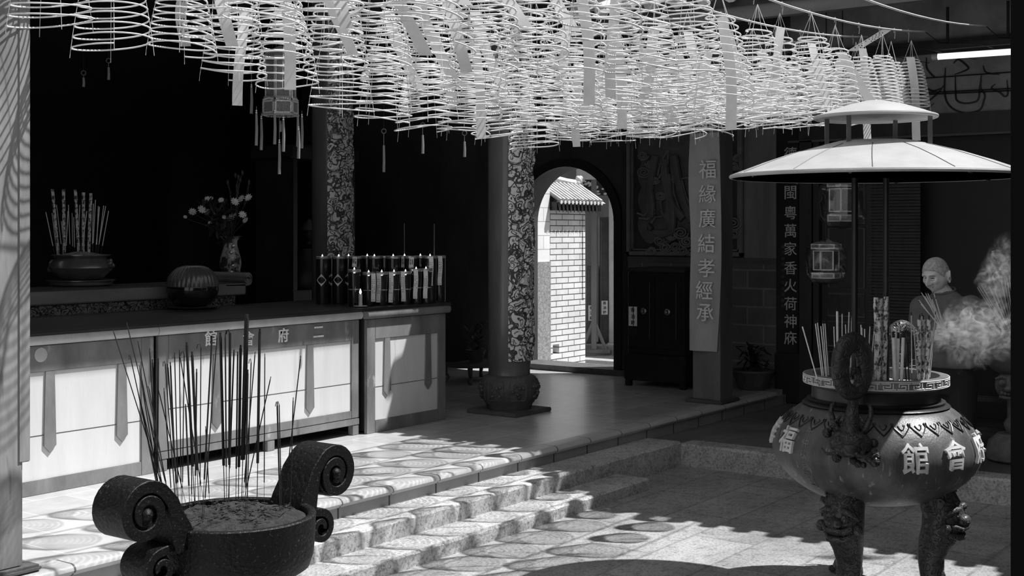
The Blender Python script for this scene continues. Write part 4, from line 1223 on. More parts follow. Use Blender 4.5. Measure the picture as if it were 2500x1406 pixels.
for k in range(32):                                                  # lappets hanging from the shoulder
    a0 = 2 * PI * k / 32
    def pt(u, z):
        r, _ = body_r(z); return onr(a0 + u, z, r + .002)
    lp.tube([pt(*p) for p in ((-.085, .955), (-.09, .94), (-.06, .925), (-.03, .912), (0, .900), (.03, .912), (.06, .925), (.09, .94), (.085, .955))], .0035, 5)
    lp.tube([pt(*p) for p in ((-.04, .945), (-.02, .93), (0, .925), (.02, .93), (.04, .945), (0.02, .95))], .0025, 4)
lp.build('lappet_border', 'bronze_dark', ib)
def body_char(b, ch, ang, z, size, depth=.03, bold=.02):
    """character bent onto the bowl: ang measured from facing the camera, + to the right"""
    v, f = glyph(ch, bold, 1.0)
    out = []
    for p in v:
        zz = z + p.y * size
        r, sl = body_r(zz)
        rr, _ = body_r(z)
        a = ang + p.x * size / rr
        nl = Vector((math.cos(sl), -math.sin(sl)))                   # outward, up components of the normal
        d_ = (p.z + .5) * depth - .01
        out.append(onr(a, zz + nl.y * d_, r + nl.x * d_))
    b.add(out, f)
ra = math.radians
for ch, a, z, s in (('館', 4.5, .795, .140), ('會', 29.5, .80, .140), ('府', 55, .81, .140), ('二', 81, .81, .12), ('福', -72, .83, .125), ('祥', -99, .84, .125), ('禎', -125, .84, .12)):
    ch_ = MB(); body_char(ch_, ch, ra(a), z, s, .016, .010); ch_.build('raised_character', 'raised_gilt', ib)
si = MB()
for ch, z in zip('年仲秋月吉日', (.90, .835, .775, .715, .665, .62)):
    body_char(si, ch, ra(-57), z, .045, .006, .008)
r_ = random.Random(9)
for c_ in range(4):
    for j in range(8):
        for k in range(2):
            z = .76 - .022 * j; r, _ = body_r(z)
            si.box(-.006, .006, -.0015, .0015, -.0015, .0015, T(*onr(ra(60 + c_ * 4.2) , z + k * .007, r + .001)) @ RZ(ra(60 + c_ * 4.2)))
si.build('small_inscription', 'rim_bronze', ib)
# ash bed
a_ = MB(); vs = []; N1, N2 = 14, 40
for i in range(N1 + 1):
    for k in range(N2):
        r = .318 * i / N1; a = 2 * PI * k / N2
        vs.append((r * math.cos(a), r * math.sin(a), 1.10 + .02 * (1 - i / N1) + .012 * mnoise.noise((r * 9 * math.cos(a), r * 9 * math.sin(a), 3))))
a_.add(vs, [(i * N2 + k, i * N2 + (k + 1) % N2, (i + 1) * N2 + (k + 1) % N2, (i + 1) * N2 + k) for i in range(N1) for k in range(N2)])
tag(a_.build('ash', 'ash_light', ib), kind='stuff')
# beast legs
def beast_leg(ang, name='leg'):
    """cabriole leg with a lion mask at the knee; local +y' is outward"""
    M = RZ(ang)
    b = MB()
    path = [(.27, .62), (.33, .54), (.365, .46), (.355, .38), (.32, .30), (.30, .22), (.305, .14), (.325, .07), (.335, .035), (.33, 0.0)]
    rad = [.07, .095, .105, .10, .082, .068, .062, .068, .082, .085]
    P_ = []; R_ = []
    for i in range(len(path) - 1):
        for j in range(3):
            q = j / 3
            P_.append((path[i][0] + (path[i + 1][0] - path[i][0]) * q, 0, path[i][1] + (path[i + 1][1] - path[i][1]) * q)); R_.append(rad[i] + (rad[i + 1] - rad[i]) * q)
    P_.append((path[-1][0], 0, 0.0)); R_.append(rad[-1])
    b.tube(P_, R_, 16, M=M)
    o = b.build(name, 'dragon_carving', ib, ang=80)
    m = MB()                                                          # mask: brow, eyes, snout, jaw, curls, toes
    for s in (-1, 1):
        m.sph((.44, s * .045, .46), .028, 10, 8, M)
        m.tube([(.43, s * .015, .485), (.455, s * .045, .50), (.43, s * .085, .48), (.40, s * .10, .45)], [.016, .020, .016, .010], 7, M=M)
        m.sph((.41, s * .10, .40), .03, 8, 6, M)
        for z, rr in ((.56, .035), (.52, .030), (.34, .022), (.27, .018)):
            y0 = s * (.075 if z > .4 else .05); x0 = .37 if z > .4 else .36 - (.34 - z) * .4
            m.tube([(x0 + .02 * math.cos(i * .5) * 0 + rr * (1 - i / 22) * math.cos(i * .55), y0 + rr * .4 * (1 - i / 22) * math.sin(i * .55) * s, z + rr * (1 - i / 22) * math.sin(i * .55)) for i in range(18)], .008, 5, M=M)
        MB().sph((.37, s * .03, .02), .036, 8, 6, M, sc=(1.3, .8, .6)).sph((.36, s * .075, .02), .032, 8, 6, M, sc=(1.2, .8, .6)).build('claw', 'dragon_carving', o)
    m.sph((.47, 0, .435), .040, 12, 8, M, sc=(.9, 1.15, .8))
    m.tube([(.43, -.075, .41), (.475, -.04, .395), (.485, 0, .405), (.475, .04, .395), (.43, .075, .41)], .015, 7, M=M)
    m.tube([(.41, -.07, .37), (.455, -.035, .35), (.465, 0, .35), (.455, .035, .35), (.41, .07, .37)], .018, 7, M=M)
    m.tube([(.40, -.02, .57), (.42, 0, .60), (.40, .02, .57)], .018, 6, M=M)
    m.build('lion_mask', 'dragon_carving', o, ang=80)
    return o
beast_leg(math.atan2(-.27, -.24)); beast_leg(math.atan2(-.23, .30)); beast_leg(math.atan2(.37, -.07))
# dragon handles, on the temple axis
def handle(ang, m):
    M = RZ(ang)
    b = MB()
    MR = M @ T(.505, 0, 0) @ RZ(-.62) @ T(-.505, 0, 0)
    ring = [(.505 + .082 * math.cos(2 * PI * k / 28 - PI / 2), 0, 1.238 + .128 * math.sin(2 * PI * k / 28 - PI / 2)) for k in range(28)]
    b.tube(ring, [.030 + .008 * math.sin(PI * k / 28) for k in range(28)], 12, closed=True, M=MR, flat=1.35)
    b.tube([(.50, 0, 1.12), (.475, 0, 1.14), (.462, 0, 1.185), (.478, 0, 1.225), (.50, 0, 1.225), (.508, 0, 1.20)], [.026, .024, .022, .021, .018, .010], 10, M=MR)
    b.tube([(.505, 0, 1.12), (.492, 0, 1.08), (.500, 0, 1.04), (.525, 0, .99), (.545, 0, .93), (.55, 0, .885)], [.034, .026, .028, .038, .050, .055], 12, M=M)
    b.tube([(.37, 0, 1.10), (.42, 0, 1.085), (.50, 0, 1.09)], [.02, .016, .016], 8, M=M)
    o = b.build('handle', m, ib, ang=80)
    d = MB()
    d.sph((.55, 0, .87), .085, 16, 10, M, sc=(.9, 1.2, .8))
    d.sph((.60, 0, .84), .05, 12, 8, M, sc=(1, 1.3, .8))
    rr = random.Random(4)
    for k in range(46):
        a = rr.uniform(0, 6.28); q = rr.uniform(.05, .15)
        d.sph((.515 + rr.uniform(-.015, .03) , q * math.cos(a) * 1.0, .845 + q * math.sin(a) * .75), rr.uniform(.014, .028), 8, 6, M)
    for s in (-1, 1):
        d.sph((.60, s * .045, .885), .022, 10, 8, M)
        d.tube([(.53, s * .06, .92), (.545, s * .085, .965), (.54, s * .10, 1.01), (.53, s * .095, 1.045), (.52, s * .08, 1.06)], [.018, .016, .014, .011, .006], 8, M=M)
        d.tube([(.545, s * .09, .96), (.55, s * .06, .98), (.545, s * .045, 1.0)], [.012, .010, .005], 6, M=M)
        d.tube([(.61, s * .02, .84), (.63, s * .06, .82), (.60, s * .11, .81), (.56, s * .14, .83)], [.012, .01, .008, .004], 6, M=M)
    d.build('dragon_head', m, o, ang=80)
    return o
UAX = math.atan2(CA, SA)                                             # temple x axis in the burner's own frame
handle(UAX + PI + .13, 'dragon_carving_shaded'); handle(UAX + .06, 'dragon_carving')  # same bronze: near handle coloured as shaded, far one paler as sunlit
# poles and canopy
for x, y in ((-.097, 0.05), (.073, 0.05)):
    MB().tube([(x, y, 1.09), (x, y, 2.30)], .0175, 12).build('pole', 'bronze_dark', ib)
CRAD = .768; CZ = 2.217
cprof = [(.05, 2.405), (.20, 2.400), (.30, 2.375), (.45, 2.335), (.60, 2.285), (.72, 2.240), (CRAD - .012, CZ + .010)]
ct = MB()
ct.lathe([(CRAD, CZ - .008), (CRAD + .006, CZ), (CRAD, CZ + .010)] + [(r, z + .004) for r, z in cprof[::-1]] + [(0, 2.41)], 72)
cn = ct.build('canopy', 'canopy_metal', ib, ang=50)
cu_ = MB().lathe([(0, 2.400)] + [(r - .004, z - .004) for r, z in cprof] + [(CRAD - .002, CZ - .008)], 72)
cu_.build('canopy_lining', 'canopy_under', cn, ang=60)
seam_ = MB()
for k in range(12):
    a = 2 * PI * k / 12 + .2
    seam_.tube([(r * math.cos(a + .06 * (r - .3)), r * math.sin(a + .06 * (r - .3)), z + .0045) for r, z in cprof[2:]], .0022, 4)
seam_.build('seam', 'paint_line', cn)
rb = MB()
for k in range(8):
    a = 2 * PI * k / 8 + .35
    rb.tube([(r * math.cos(a), r * math.sin(a), z - .018) for r, z in cprof[1:]], .011, 6)
rb.build('rib', 'bronze_dark', cn)
MB().tube([(.004 + (CRAD) * math.cos(2 * PI * k / 72), CRAD * math.sin(2 * PI * k / 72), CZ) for k in range(72)], .011, 7, closed=True).build('rolled_edge', 'canopy_metal', cn)
UR, UZ = .315, 2.533
uc = MB().lathe([(0, 2.527), (.10, 2.545), (UR - .02, UZ - .004), (UR, UZ - .006), (UR, UZ + .008), (UR * .8, UZ + .032), (UR * .45, UZ + .068), (.05, UZ + .088), (0, UZ + .09)], 56).build('upper_canopy', 'canopy_metal', ib, ang=50)
MB().tube([(UR * math.cos(2 * PI * k / 56), UR * math.sin(2 * PI * k / 56), UZ) for k in range(56)], .010, 8, closed=True).build('rolled_edge', 'canopy_metal', uc)
for dx, dy in ((-.185, -.16), (.255, -.12), (-.235, .10), (.165, .19)):
    r0 = math.hypot(dx, dy)
    zb = 2.39 - max(0, r0 - .2) * .27
    b = MB().bbox(dx - .012, dx + .012, dy - .005, dy + .005, zb, UZ + .012, .002)
    b.bbox(dx - .03, dx + .02, dy - .008, dy + .008, zb - .004, zb + .004, .001)
    b.build('strut', 'pewter', ib)

# incense standing in the great burner (pixel tops and feet read off the photograph, placed at their own depths)
def depth_on_rim(a, yb, z=1.115): return (z - EYE) * F_PX / (565 - yb)
GB = [ # a_top, y_top, a_foot, depth, radius, kind
 (1959, 797, 2000, 6.62, .0035, 'p'), (1991, 790, 2010, 6.66, .003, 'p'), (1996, 788, 2013, 6.70, .003, 'p'), (2004, 796, 2018, 6.75, .003, 'p'), (2009, 790, 2020, 6.72, .003, 'p'), (2014, 790, 2024, 6.78, .003, 'p'),
 (2036, 797, 2040, 6.85, .003, 'p'), (2044, 760, 2046, 6.80, .0062, 'P'), (2056, 766, 2056, 6.90, .003, 'p'), (2073, 762, 2068, 6.92, .0035, 'p'), (2064, 792, 2070, 6.95, .003, 'p'), (2080, 775, 2076, 6.85, .004, 'p'), (2082, 802, 2080, 6.9, .003, 'p'),
 (2102, 793, 2106, 6.65, .003, 'p'), (2104, 800, 2108, 6.70, .003, 'p'), (2111, 803, 2111, 6.64, .003, 'p'), (2124, 797, 2118, 6.68, .003, 'p'), (2134, 812, 2122, 6.72, .003, 'p'),
 (2178, 796, 2182, 6.58, .0045, 'p'), (2188, 797, 2186, 6.6, .004, 'p'), (2195, 793, 2192, 6.62, .004, 'p'), (2225, 770, 2226, 6.85, .003, 'p'), (2205, 845, 2214, 6.6, .003, 'b'), (2216, 845, 2220, 6.6, .003, 'b'), (2231, 800, 2240, 6.7, .003, 'p'),
 (2246, 775, 2244, 6.9, .003, 'p'), (2251, 772, 2250, 6.85, .003, 'p'), (2284, 768, 2268, 6.62, .003, 'p'), (2280, 800, 2262, 6.7, .003, 'p'), (2274, 806, 2258, 6.75, .003, 'p')]
GB.sort()
for i, (a, y, a2, d, r, k) in enumerate(GB):
    b0 = px(a2, 565 + (EYE - 1.112) * F_PX / d, d)
    free_stick(b0, px(a, y, d + .03), r, ('stick_pale' if k != 'b' else 'stick_burnt', 'stick_bamboo', 'stick_tip'), f'thin incense stick in the canopied burner, {nth(i + 1)} from the left of the thin ones', 'thin incense in the great burner', bam=.12, burnt=.018 if i % 3 else 0)
for i, (a, y, a2, d, L) in enumerate(((2181, 824, 2187, 6.5, 0), (2193, 826, 2190, 6.53, 0), (2205, 824, 2200, 6.5, 0))):
    b0 = px(a2, 565 + (EYE - 1.112) * F_PX / d, d)
    free_stick(b0, px(a, y, d), .0085, ('stick_pale', 'stick_bamboo', 'stick_tip'), ['leftmost of three stout pale sticks in the middle of the canopied burner', 'middle of three stout pale sticks in the middle of the canopied burner', 'rightmost of three stout pale sticks in the middle of the canopied burner'][i], 'stout pale sticks in the great burner', bam=0, burnt=.03)
PL = [(2139, 726, 2141, 6.52, .0135), (2151, 728, 2150, 6.56, .0125), (2164, 724, 2158, 6.52, .0125), (2146, 775, 2146, 6.49, .012), (2245, 780, 2243, 6.55, .012), (2254, 779, 2252, 6.58, .011), (2268, 779, 2262, 6.55, .012)]
for i, (a, y, a2, d, r) in enumerate(PL):
    b0 = px(a2, 565 + (EYE - 1.112) * F_PX / d, d); t0 = px(a, y, d); dv = t0 - b0
    lb = (f'tall tinsel-wrapped pillar incense in the cluster before the canopy pole, {nth(i + 1)} of four' if i < 4 else f'shorter tinsel-wrapped pillar incense near the burner right rim, {nth(i - 3)} of three')
    o = empty('pillar_incense', b0, 0, lb, 'incense', 'tinsel pillar incense in the great burner')
    o.rotation_mode = 'QUATERNION'; o.rotation_quaternion = dv.to_track_quat('Z', 'Y')
    L = dv.length; n = 10
    MB().tube([(.0015 * math.sin(j * 2.1 + i), .0015 * math.cos(j * 1.7 + i), .01 + (L - .01) * j / n) for j in range(n + 1)], [r * (1 + .08 * math.sin(j * 2.3 + i)) for j in range(n + 1)], 10).build('wrapped_body', 'paper_wrap', o)
    MB().tube([(0, 0, L), (.002, 0, L + .02)], .003, 5).build('wick', 'stick_tip', o)

# ================================================================== black iron burner in the foreground, with scroll handles
FC = px(572, 1250, 4.2)
fb = empty('iron_burner', (FC.x, FC.y, 0), 0, 'black iron burner with scroll handles full of thin burning sticks on a stone pedestal', 'incense burner')
RT = .985
MB().lathe([(0, .735), (.12, .735), (.15, .742), (.165, .76), (.165, .775), (.21, .785), (.247, .81), (.260, .85), (.265, .90), (.267, .96), (.269, RT - .004), (.265, RT), (.249, RT), (.243, RT - .004), (.240, RT - .05), (0, RT - .06)], 72).build('bowl', 'black_iron', fb, ang=50)
st = MB().lathe([(0, 0), (.30, 0), (.30, .06), (.26, .09), (.20, .14), (.17, .3), (.165, .55), (.19, .66), (.235, .70), (.24, .72), (.22, .734), (0, .734)], 48)
tag(st.build('stone_pedestal', 'stone_pedestal'), 'round stone pedestal under the black iron burner', 'pedestal').location = (FC.x, FC.y, 0)
a_ = MB(); vs = []; N1, N2 = 26, 72
for i in range(N1 + 1):
    for k in range(N2):
        r = .241 * i / N1; a = 2 * PI * k / N2
        x, y = r * math.cos(a), r * math.sin(a)
        h = .020 * mnoise.noise((x * 14, y * 14, 1)) + .012 * mnoise.noise((x * 40, y * 40, 5)) + .008 * mnoise.noise((x * 90, y * 90, 9))
        vs.append((x, y, RT - .022 + (h + .020) * (1 - (i / N1) ** 6)))
a_.add(vs, [(i * N2 + k, i * N2 + (k + 1) % N2, (i + 1) * N2 + (k + 1) % N2, (i + 1) * N2 + k) for i in range(N1) for k in range(N2)])
r_ = random.Random(2)
for k in range(90):
    r = .20 * math.sqrt(r_.random()); a = r_.uniform(0, 6.28); x, y = r * math.cos(a), r * math.sin(a)
    a2 = r_.uniform(0, 6.28); L = r_.uniform(.01, .03)
    a_.tube([(x, y, RT + .004), (x + L * math.cos(a2), y + L * math.sin(a2), RT + .004 + r_.uniform(-.006, .008))], .002, 4)
tag(a_.build('ash', 'ash_dark', fb, ang=80), kind='stuff')
def scroll_handle(s):
    """broad band rising from the rim and rolling outward into a volute, with a small volute under it"""
    w0, w1 = -.075, .075
    def band(center, thick_, W0, W1):
        vs = []; fs = []
        n = len(center)
        for yy in (W0, W1):
            for sgn in (1, -1):
                for i, (x, z) in enumerate(center):
                    a = center[max(i - 1, 0)]; c = center[min(i + 1, n - 1)]
                    tx, tz = c[0] - a[0], c[1] - a[1]; L = math.hypot(tx, tz) or 1
                    t = thick_[i] / 2 * sgn
                    vs.append((s * (x - tz / L * t), yy, z + tx / L * t))
        for i in range(n - 1):
            A = 0; B = n; C = 2 * n; D = 3 * n
            fs += [(A + i, B + i, B + i + 1, A + i + 1), (C + i, C + i + 1, D + i + 1, D + i), (A + i, A + i + 1, C + i + 1, C + i), (B + i, D + i, D + i + 1, B + i + 1)]
        fs += [(0, 2 * n, 3 * n, n), (n - 1, 2 * n - 1, 4 * n - 1, 3 * n - 1)]
        return vs, fs
    cx, cz, R = .408, RT + .078, .090
    cen = [(.262, RT - .06), (.268, RT - .02), (.278, RT + .01), (.293, RT + .05), (.310, RT + .10)]
    th_ = [.06, .085, .075, .055, .044]
    a0 = 2.6
    N_ = 44
    for i in range(N_):
        q = i / (N_ - 1); a = a0 - q * 2 * PI * 1.75
        r = R * (1 - .80 * q)
        cen.append((cx + r * math.cos(a) * 1.0, cz + r * math.sin(a))); th_.append(.040 - .016 * q)
    b = MB(); b.add(*band(cen, th_, w0, w1))
    # web between the turns, set back from the faces so the spiral stands proud
    b.lathe([(0, w0 + .012), (R - .012, w0 + .012), (R - .008, w0 + .02), (R - .008, w1 - .02), (R - .012, w1 - .012), (0, w1 - .012)], 40, T(s * cx, 0, cz) @ RX(-PI / 2) @ T(0, 0, 0))
    b.sph((s * cx, w0 + .006, cz), .020, 12, 8); b.sph((s * cx, w1 - .006, cz), .020, 12, 8)
    # root fairing into the bowl
    # lower small volute
    c2x, c2z, R2 = .345, RT - .105, .055
    cen2 = [(.24, RT - .02), (.275, RT - .035), (.31, RT - .045)]; th2 = [.03, .03, .028]
    for i in range(30):
        q = i / 29; a = PI / 2 - q * 2 * PI * 1.3; r = R2 * (1 - .75 * q)
        cen2.append((c2x + r * math.cos(a), c2z + r * math.sin(a))); th2.append(.028 - .010 * q)
    b.add(*band(cen2, th2, w0 + .01, w1 - .01))
    b.lathe([(0, w0 + .03), (R2 - .006, w0 + .03), (R2 - .006, w1 - .03), (0, w1 - .03)], 32, T(s * c2x, 0, c2z) @ RX(-PI / 2))
    b.tube([(s * .33, 0, RT - .155), (s * .29, 0, RT - .18), (s * .24, 0, RT - .175)], [.03, .035, .03], 10)
    bm = bmesh.new()
    o = b.build('scroll_handle', 'black_iron', fb, ang=45)
    bm.free()
    bv = o.modifiers.new('soft_edges', 'BEVEL'); bv.width = .006; bv.segments = 2; bv.limit_method = 'ANGLE'; bv.angle_limit = math.radians(50)
    return o
scroll_handle(-1); scroll_handle(1)
STK = """168 135 455 1030 t;238 97 470 1040 t;255 265 420 1000 t;296 195 465 1030 t;355 232 400 1000 t;370 290 395 990 m;400 285 392 1000 m;302 320 440 990 t;295 450 412 1010 t;320 445 418 1020 t;352 430 460 1030 t;436 300 495 1090 t;450 315 510 1100 m;463 305 495 980 m;485 255 505 1000 t;510 240 520 1010 t;517 280 640 1000 t;535 250 525 1000 t;549 200 590 1010 T;577 250 612 1030 T;600 340 592 1040 m;543 525 565 1050 m;623 210 617 1050 t;680 168 628 1120 m;705 178 634 1130 t;725 150 747 1030 T;750 160 757 1035 m;775 135 770 1030 T;795 240 765 1020 m;815 250 805 1010 m;830 215 818 1020 T;862 55 835 1010 X;868 345 855 1120 m;885 290 862 1110 t;905 250 840 1010 t;930 130 916 1010 T;957 260 953 1000 t;985 380 842 1000 t;1022 515 1038 1080 m;1032 510 1045 1070 t;1143 272 1050 1060 t;1105 490 1090 1060 t;430 440 472 1000 t;405 450 545 1010 t;300 470 440 1010 t;572 620 575 1030 t;648 640 668 1000 t"""
SL = []
for w in STK.split(';'):
    a, y, a2, y2, k = w.split(); SL.append((200 + float(a) / 2.143, 750 + float(y) / 2.143, 200 + float(a2) / 2.143, 750 + float(y2) / 2.143, k))
SL.sort()
for i, (a, y, a2, y2, k) in enumerate(SL):
    d = (RT - .008 - EYE) * F_PX / (565 - y2)
    d = max(4.2 - .21, min(4.2 + .21, d))
    b0 = px(a2, y2, d); b0.z = RT - .016
    rad = {'t': .0019, 'm': .0028, 'T': .0048, 'X': .0085}[k]
    free_stick(b0, px(a, y, d + .01), rad, ('stick_burnt', 'stick_bamboo', 'stick_burnt'),
               f'dark incense stick in the black iron burner, {nth(i + 1)} from the left by its tip', 'dark incense sticks in the iron burner', bam=.24 if k != 't' else .15, burnt=.012, curl=(.012 if i % 6 == 2 else 0.0), seg=8)
# ================================================================== incense coils hanging from seven rods
def rod_z(x): return min(3.21 + 0.16 * ((x - 6.6) / 2.6) ** 2, 3.55)
ROWS = [2.555, 2.985, 3.415, 3.845, 4.275, 4.705, 5.135]
ROWN = ['nearest camera', 'second from camera', 'third from camera', 'midway', 'third from hall', 'second from hall', 'nearest hall']
for i, y in enumerate(ROWS):
    x1 = 9.2 if i < 6 else 9.5
    pts = [(x, y, rod_z(x)) for x in [-1 + 0.3 * k for k in range(int((x1 + 1) / .3) + 1)] + [x1]]
    o = MB().tube(pts, .0065, 7).build('hanging_rod', 'rod_metal')
    tag(o, f'pale slightly sagging metal rod over the courtyard, {ROWN[i]}', 'rod', 'hanging rods over the courtyard')
    w = MB().tube([(x1, y, rod_z(x1)), (x1 + .4, y + .02, rod_z(x1) - .03), (x1 + 1.2, y, rod_z(x1) + .06), (12.06, y + .03, rod_z(x1) + .15)], .003, 5)
    w.build('tie_wire', 'black_wire', o)
def coil_proto(seed, n, r0, r1, h, drop, tilt=0.0, loose=0.0, seg=30):
    """hook, four strings and a conical spiral of n turns hanging drop below the rod"""
    r = random.Random(seed)
    N = n * seg
    pts = []
    wob = [r.uniform(-1, 1) for _ in range(8)]
    for i in range(N + 1):
        q = i / N
        e = q ** .60
        rad = r0 + (r1 - r0) * e
        z = -drop - h * (q ** (1.0 + loose))
        a = 2 * PI * n * q + seed
        ca, sa = math.cos(a), math.sin(a)
        ti = tilt * (.3 + .7 * q)
        zz = z + rad * (ti * math.cos(a - wob[0] * 3) + .05 * wob[1] * math.cos(2 * a + wob[2] * 3))
        pts.append((rad * ca * (1 + .02 * wob[3]), rad * sa, zz))
    co = MB().tube(pts, .0042, 5).mesh('coil', 'incense_coil', ang=80)
    b = MB()
    for k in range(4):
        a = PI / 2 * k + seed
        ps = [(0, 0, -drop + .14)]
        for j in range(9):
            q = j / 8; e = q ** .60; rad = r0 + (r1 - r0) * e
            zz = -drop - h * (q ** (1.0 + loose)) + rad * tilt * (.3 + .7 * q) * math.cos(a - wob[0] * 3)
            ps.append((rad * math.cos(a), rad * math.sin(a), zz))
        ps.append((ps[-1][0] * 1.02, ps[-1][1] * 1.02, ps[-1][2] - .035))
        b.tube(ps, .0013, 4)
    stg = b.mesh('string', 'coil_string')
    hk = MB().tube([(-.010, 0, -.022), (-.011, 0, .002), (-.006, 0, .011), (.004, 0, .012), (.011, 0, .004), (.010, 0, -.03), (.002, 0, -.06), (0, 0, -drop + .14)], .002, 5).mesh('hook', 'hook_wire')
    return co, stg, hk
def slip_mesh(seed, L, w, lean, m='wish_paper', ink_=0.0):
    r = random.Random(seed)
    n = 10
    pts = []
    for i in range(n + 1):
        q = i / n
        pts.append((lean[0] * q * L + .012 * math.sin(q * 5 + seed), lean[1] * q * L + .01 * math.sin(q * 4 + seed * 2), -L * q * math.sqrt(max(.05, 1 - lean[0] ** 2 - lean[1] ** 2))))
    t = MB().strip(pts, w, .0005, side=Vector((math.cos(seed), math.sin(seed), 0)) * .0 + Vector((SA, -CA, 0)))
    me = t.mesh('paper_slip', m)
    ink = MB()
    for i in range(1, n - 1):
        p = Vector(pts[i]).lerp(Vector(pts[i + 1]), .5)
        for c in (-.25, .05, .28):
            if r.random() < ink_:
                q = p + Vector((SA, -CA, 0)) * w * c + Vector((-CA, -SA, 0)) * .0016
                ink.box(-.0035, .0035, -.0006, .0006, -.004, .004, T(*q) @ RZ(CAM_RZ) @ RX(0))
    return me, (ink.mesh('handwriting', 'ink') if ink.v else None)
BIG = [coil_proto(*a) for a in (
    (1, 11, .055, .178, .46, .18, .06, .10), (2, 12, .05, .178, .48, .17, -.09, .05), (3, 10, .06, .190, .44, .19, .11, .18), (4, 12, .05, .176, .49, .18, .05, .0), (5, 11, .06, .182, .46, .17, -.13, .22),
    (6, 13, .048, .174, .45, .19, .08, .05), (7, 11, .055, .180, .47, .17, .16, .10), (8, 11, .05, .174, .43, .20, -.05, .12))]
WIDE = [coil_proto(*a) for a in ((11, 10, .08, .190, .44, .17, .08, .2), (12, 10, .075, .192, .43, .17, -.10, .12))]
SMALL = [coil_proto(*a) for a in ((21, 15, .045, .135, .35, .20, .03, .0), (22, 14, .05, .13, .34, .22, -.05, .05), (23, 16, .045, .14, .37, .19, .07, .0))]
SLIPS = [slip_mesh(s, L, w, ln) for s, L, w, ln in ((1, .44, .058, (.10, -.25)), (2, .52, .055, (.02, .05)), (3, .46, .062, (.22, -.30)), (4, .40, .056, (-.12, .18)), (5, .58, .058, (.05, -.08)), (6, .38, .062, (.32, -.42)))]
GREY = slip_mesh(9, .30, .06, (.0, .02), 'wish_paper_grey', .8)
FLAG = slip_mesh(7, .32, .075, (-.60, .62), 'wish_paper', .6)
r_ = random.Random(77)
plan = []
for ri, y in enumerate(ROWS):
    if ri == 0: continue
    if ri == 6: xs = [3.46, 3.79]; x = 4.20
    else: x = {1: 4.75, 2: 4.05, 3: 3.9, 4: 3.95, 5: 4.08}[ri]; xs = []
    end = {1: 8.95, 2: 9.02, 3: 9.0, 4: 9.05, 5: 9.1, 6: 9.32}[ri]
    while x < end - .02:
        xs.append(x); x += r_.uniform(.37, .415) if x < 8.0 else r_.uniform(.27, .30)
    for j, x in enumerate(xs): plan.append((ri, x, len(xs) - j))
n_big = 0
for ri, x, k in plan:
    y = ROWS[ri]
    small = (x > 8.15 - .0 and ri <= 4) or (ri == 1 and x > 7.6)
    first2 = ri == 6 and x < 4.2
    co, stg, hk = (r_.choice(SMALL) if small else (r_.choice(WIDE) if (first2 or r_.random() < .12) else r_.choice(BIG)))
    yy = y + r_.uniform(-.025, .025)
    zz = rod_z(x)
    dz = r_.uniform(-.03, .03) - (.0 if not (ri == 6 and 5.2 < x < 8.6) else .04)
    if not first2: dz += .10 * max(0.0, min(1.0, (5.9 - x) / 1.1))
    t = bpy.data.objects.new('incense_coil', None); COL.objects.link(t)
    t.empty_display_size = .05
    t.location = (x, y, zz)
    rz = r_.uniform(0, 6.28)
    slip = None
    u = r_.random()
    if not first2:
        if u < .55: slip = r_.choice(SLIPS)
        elif u < .58: slip = GREY
    for nm, me in (('hook', hk), ('coil', co), ('string', stg)):
        o = bpy.data.objects.new(nm, me); COL.objects.link(o); o.parent = t
        if nm != 'hook': o.rotation_euler = (0, 0, rz)
        if nm != 'hook': o.location = (0, yy - y, dz)
    if slip:
        o = bpy.data.objects.new('paper_slip', slip[0]); COL.objects.link(o); o.parent = t
        q = r_.uniform(.0, .11); o.location = (-CA * q + r_.uniform(-.05, .05), -SA * q + r_.uniform(-.03, .03), -.10 - r_.uniform(0, .12))
        o.rotation_euler = (0, 0, r_.uniform(-.5, .5))
        if slip[1]:
            w = bpy.data.objects.new('handwriting', slip[1]); COL.objects.link(w); w.parent = o
    side = ('the rod end' if k == 1 else f'{nth(k)} from the right end')
    tag(t, f'{"slender" if small else "broad"} incense coil {"with" if slip else "without"} paper slip, {"last at right end" if k == 1 else nth(k) + " from right end"} of rod {ROWN[ri]}', 'incense coil', 'incense coils hanging over the courtyard')
# one slip has folded out sideways like a flag near the rod ends
p = px(2105, 100, 9.2)
o = bpy.data.objects.new('folded_paper_slip', FLAG[0]); COL.objects.link(o)
o.location = px(2168, 72, 9.1)
tag(o, 'pale paper slip blown sideways across a hook just left of the tube light', 'paper slip')
w = bpy.data.objects.new('handwriting', FLAG[1]); COL.objects.link(w); w.parent = o
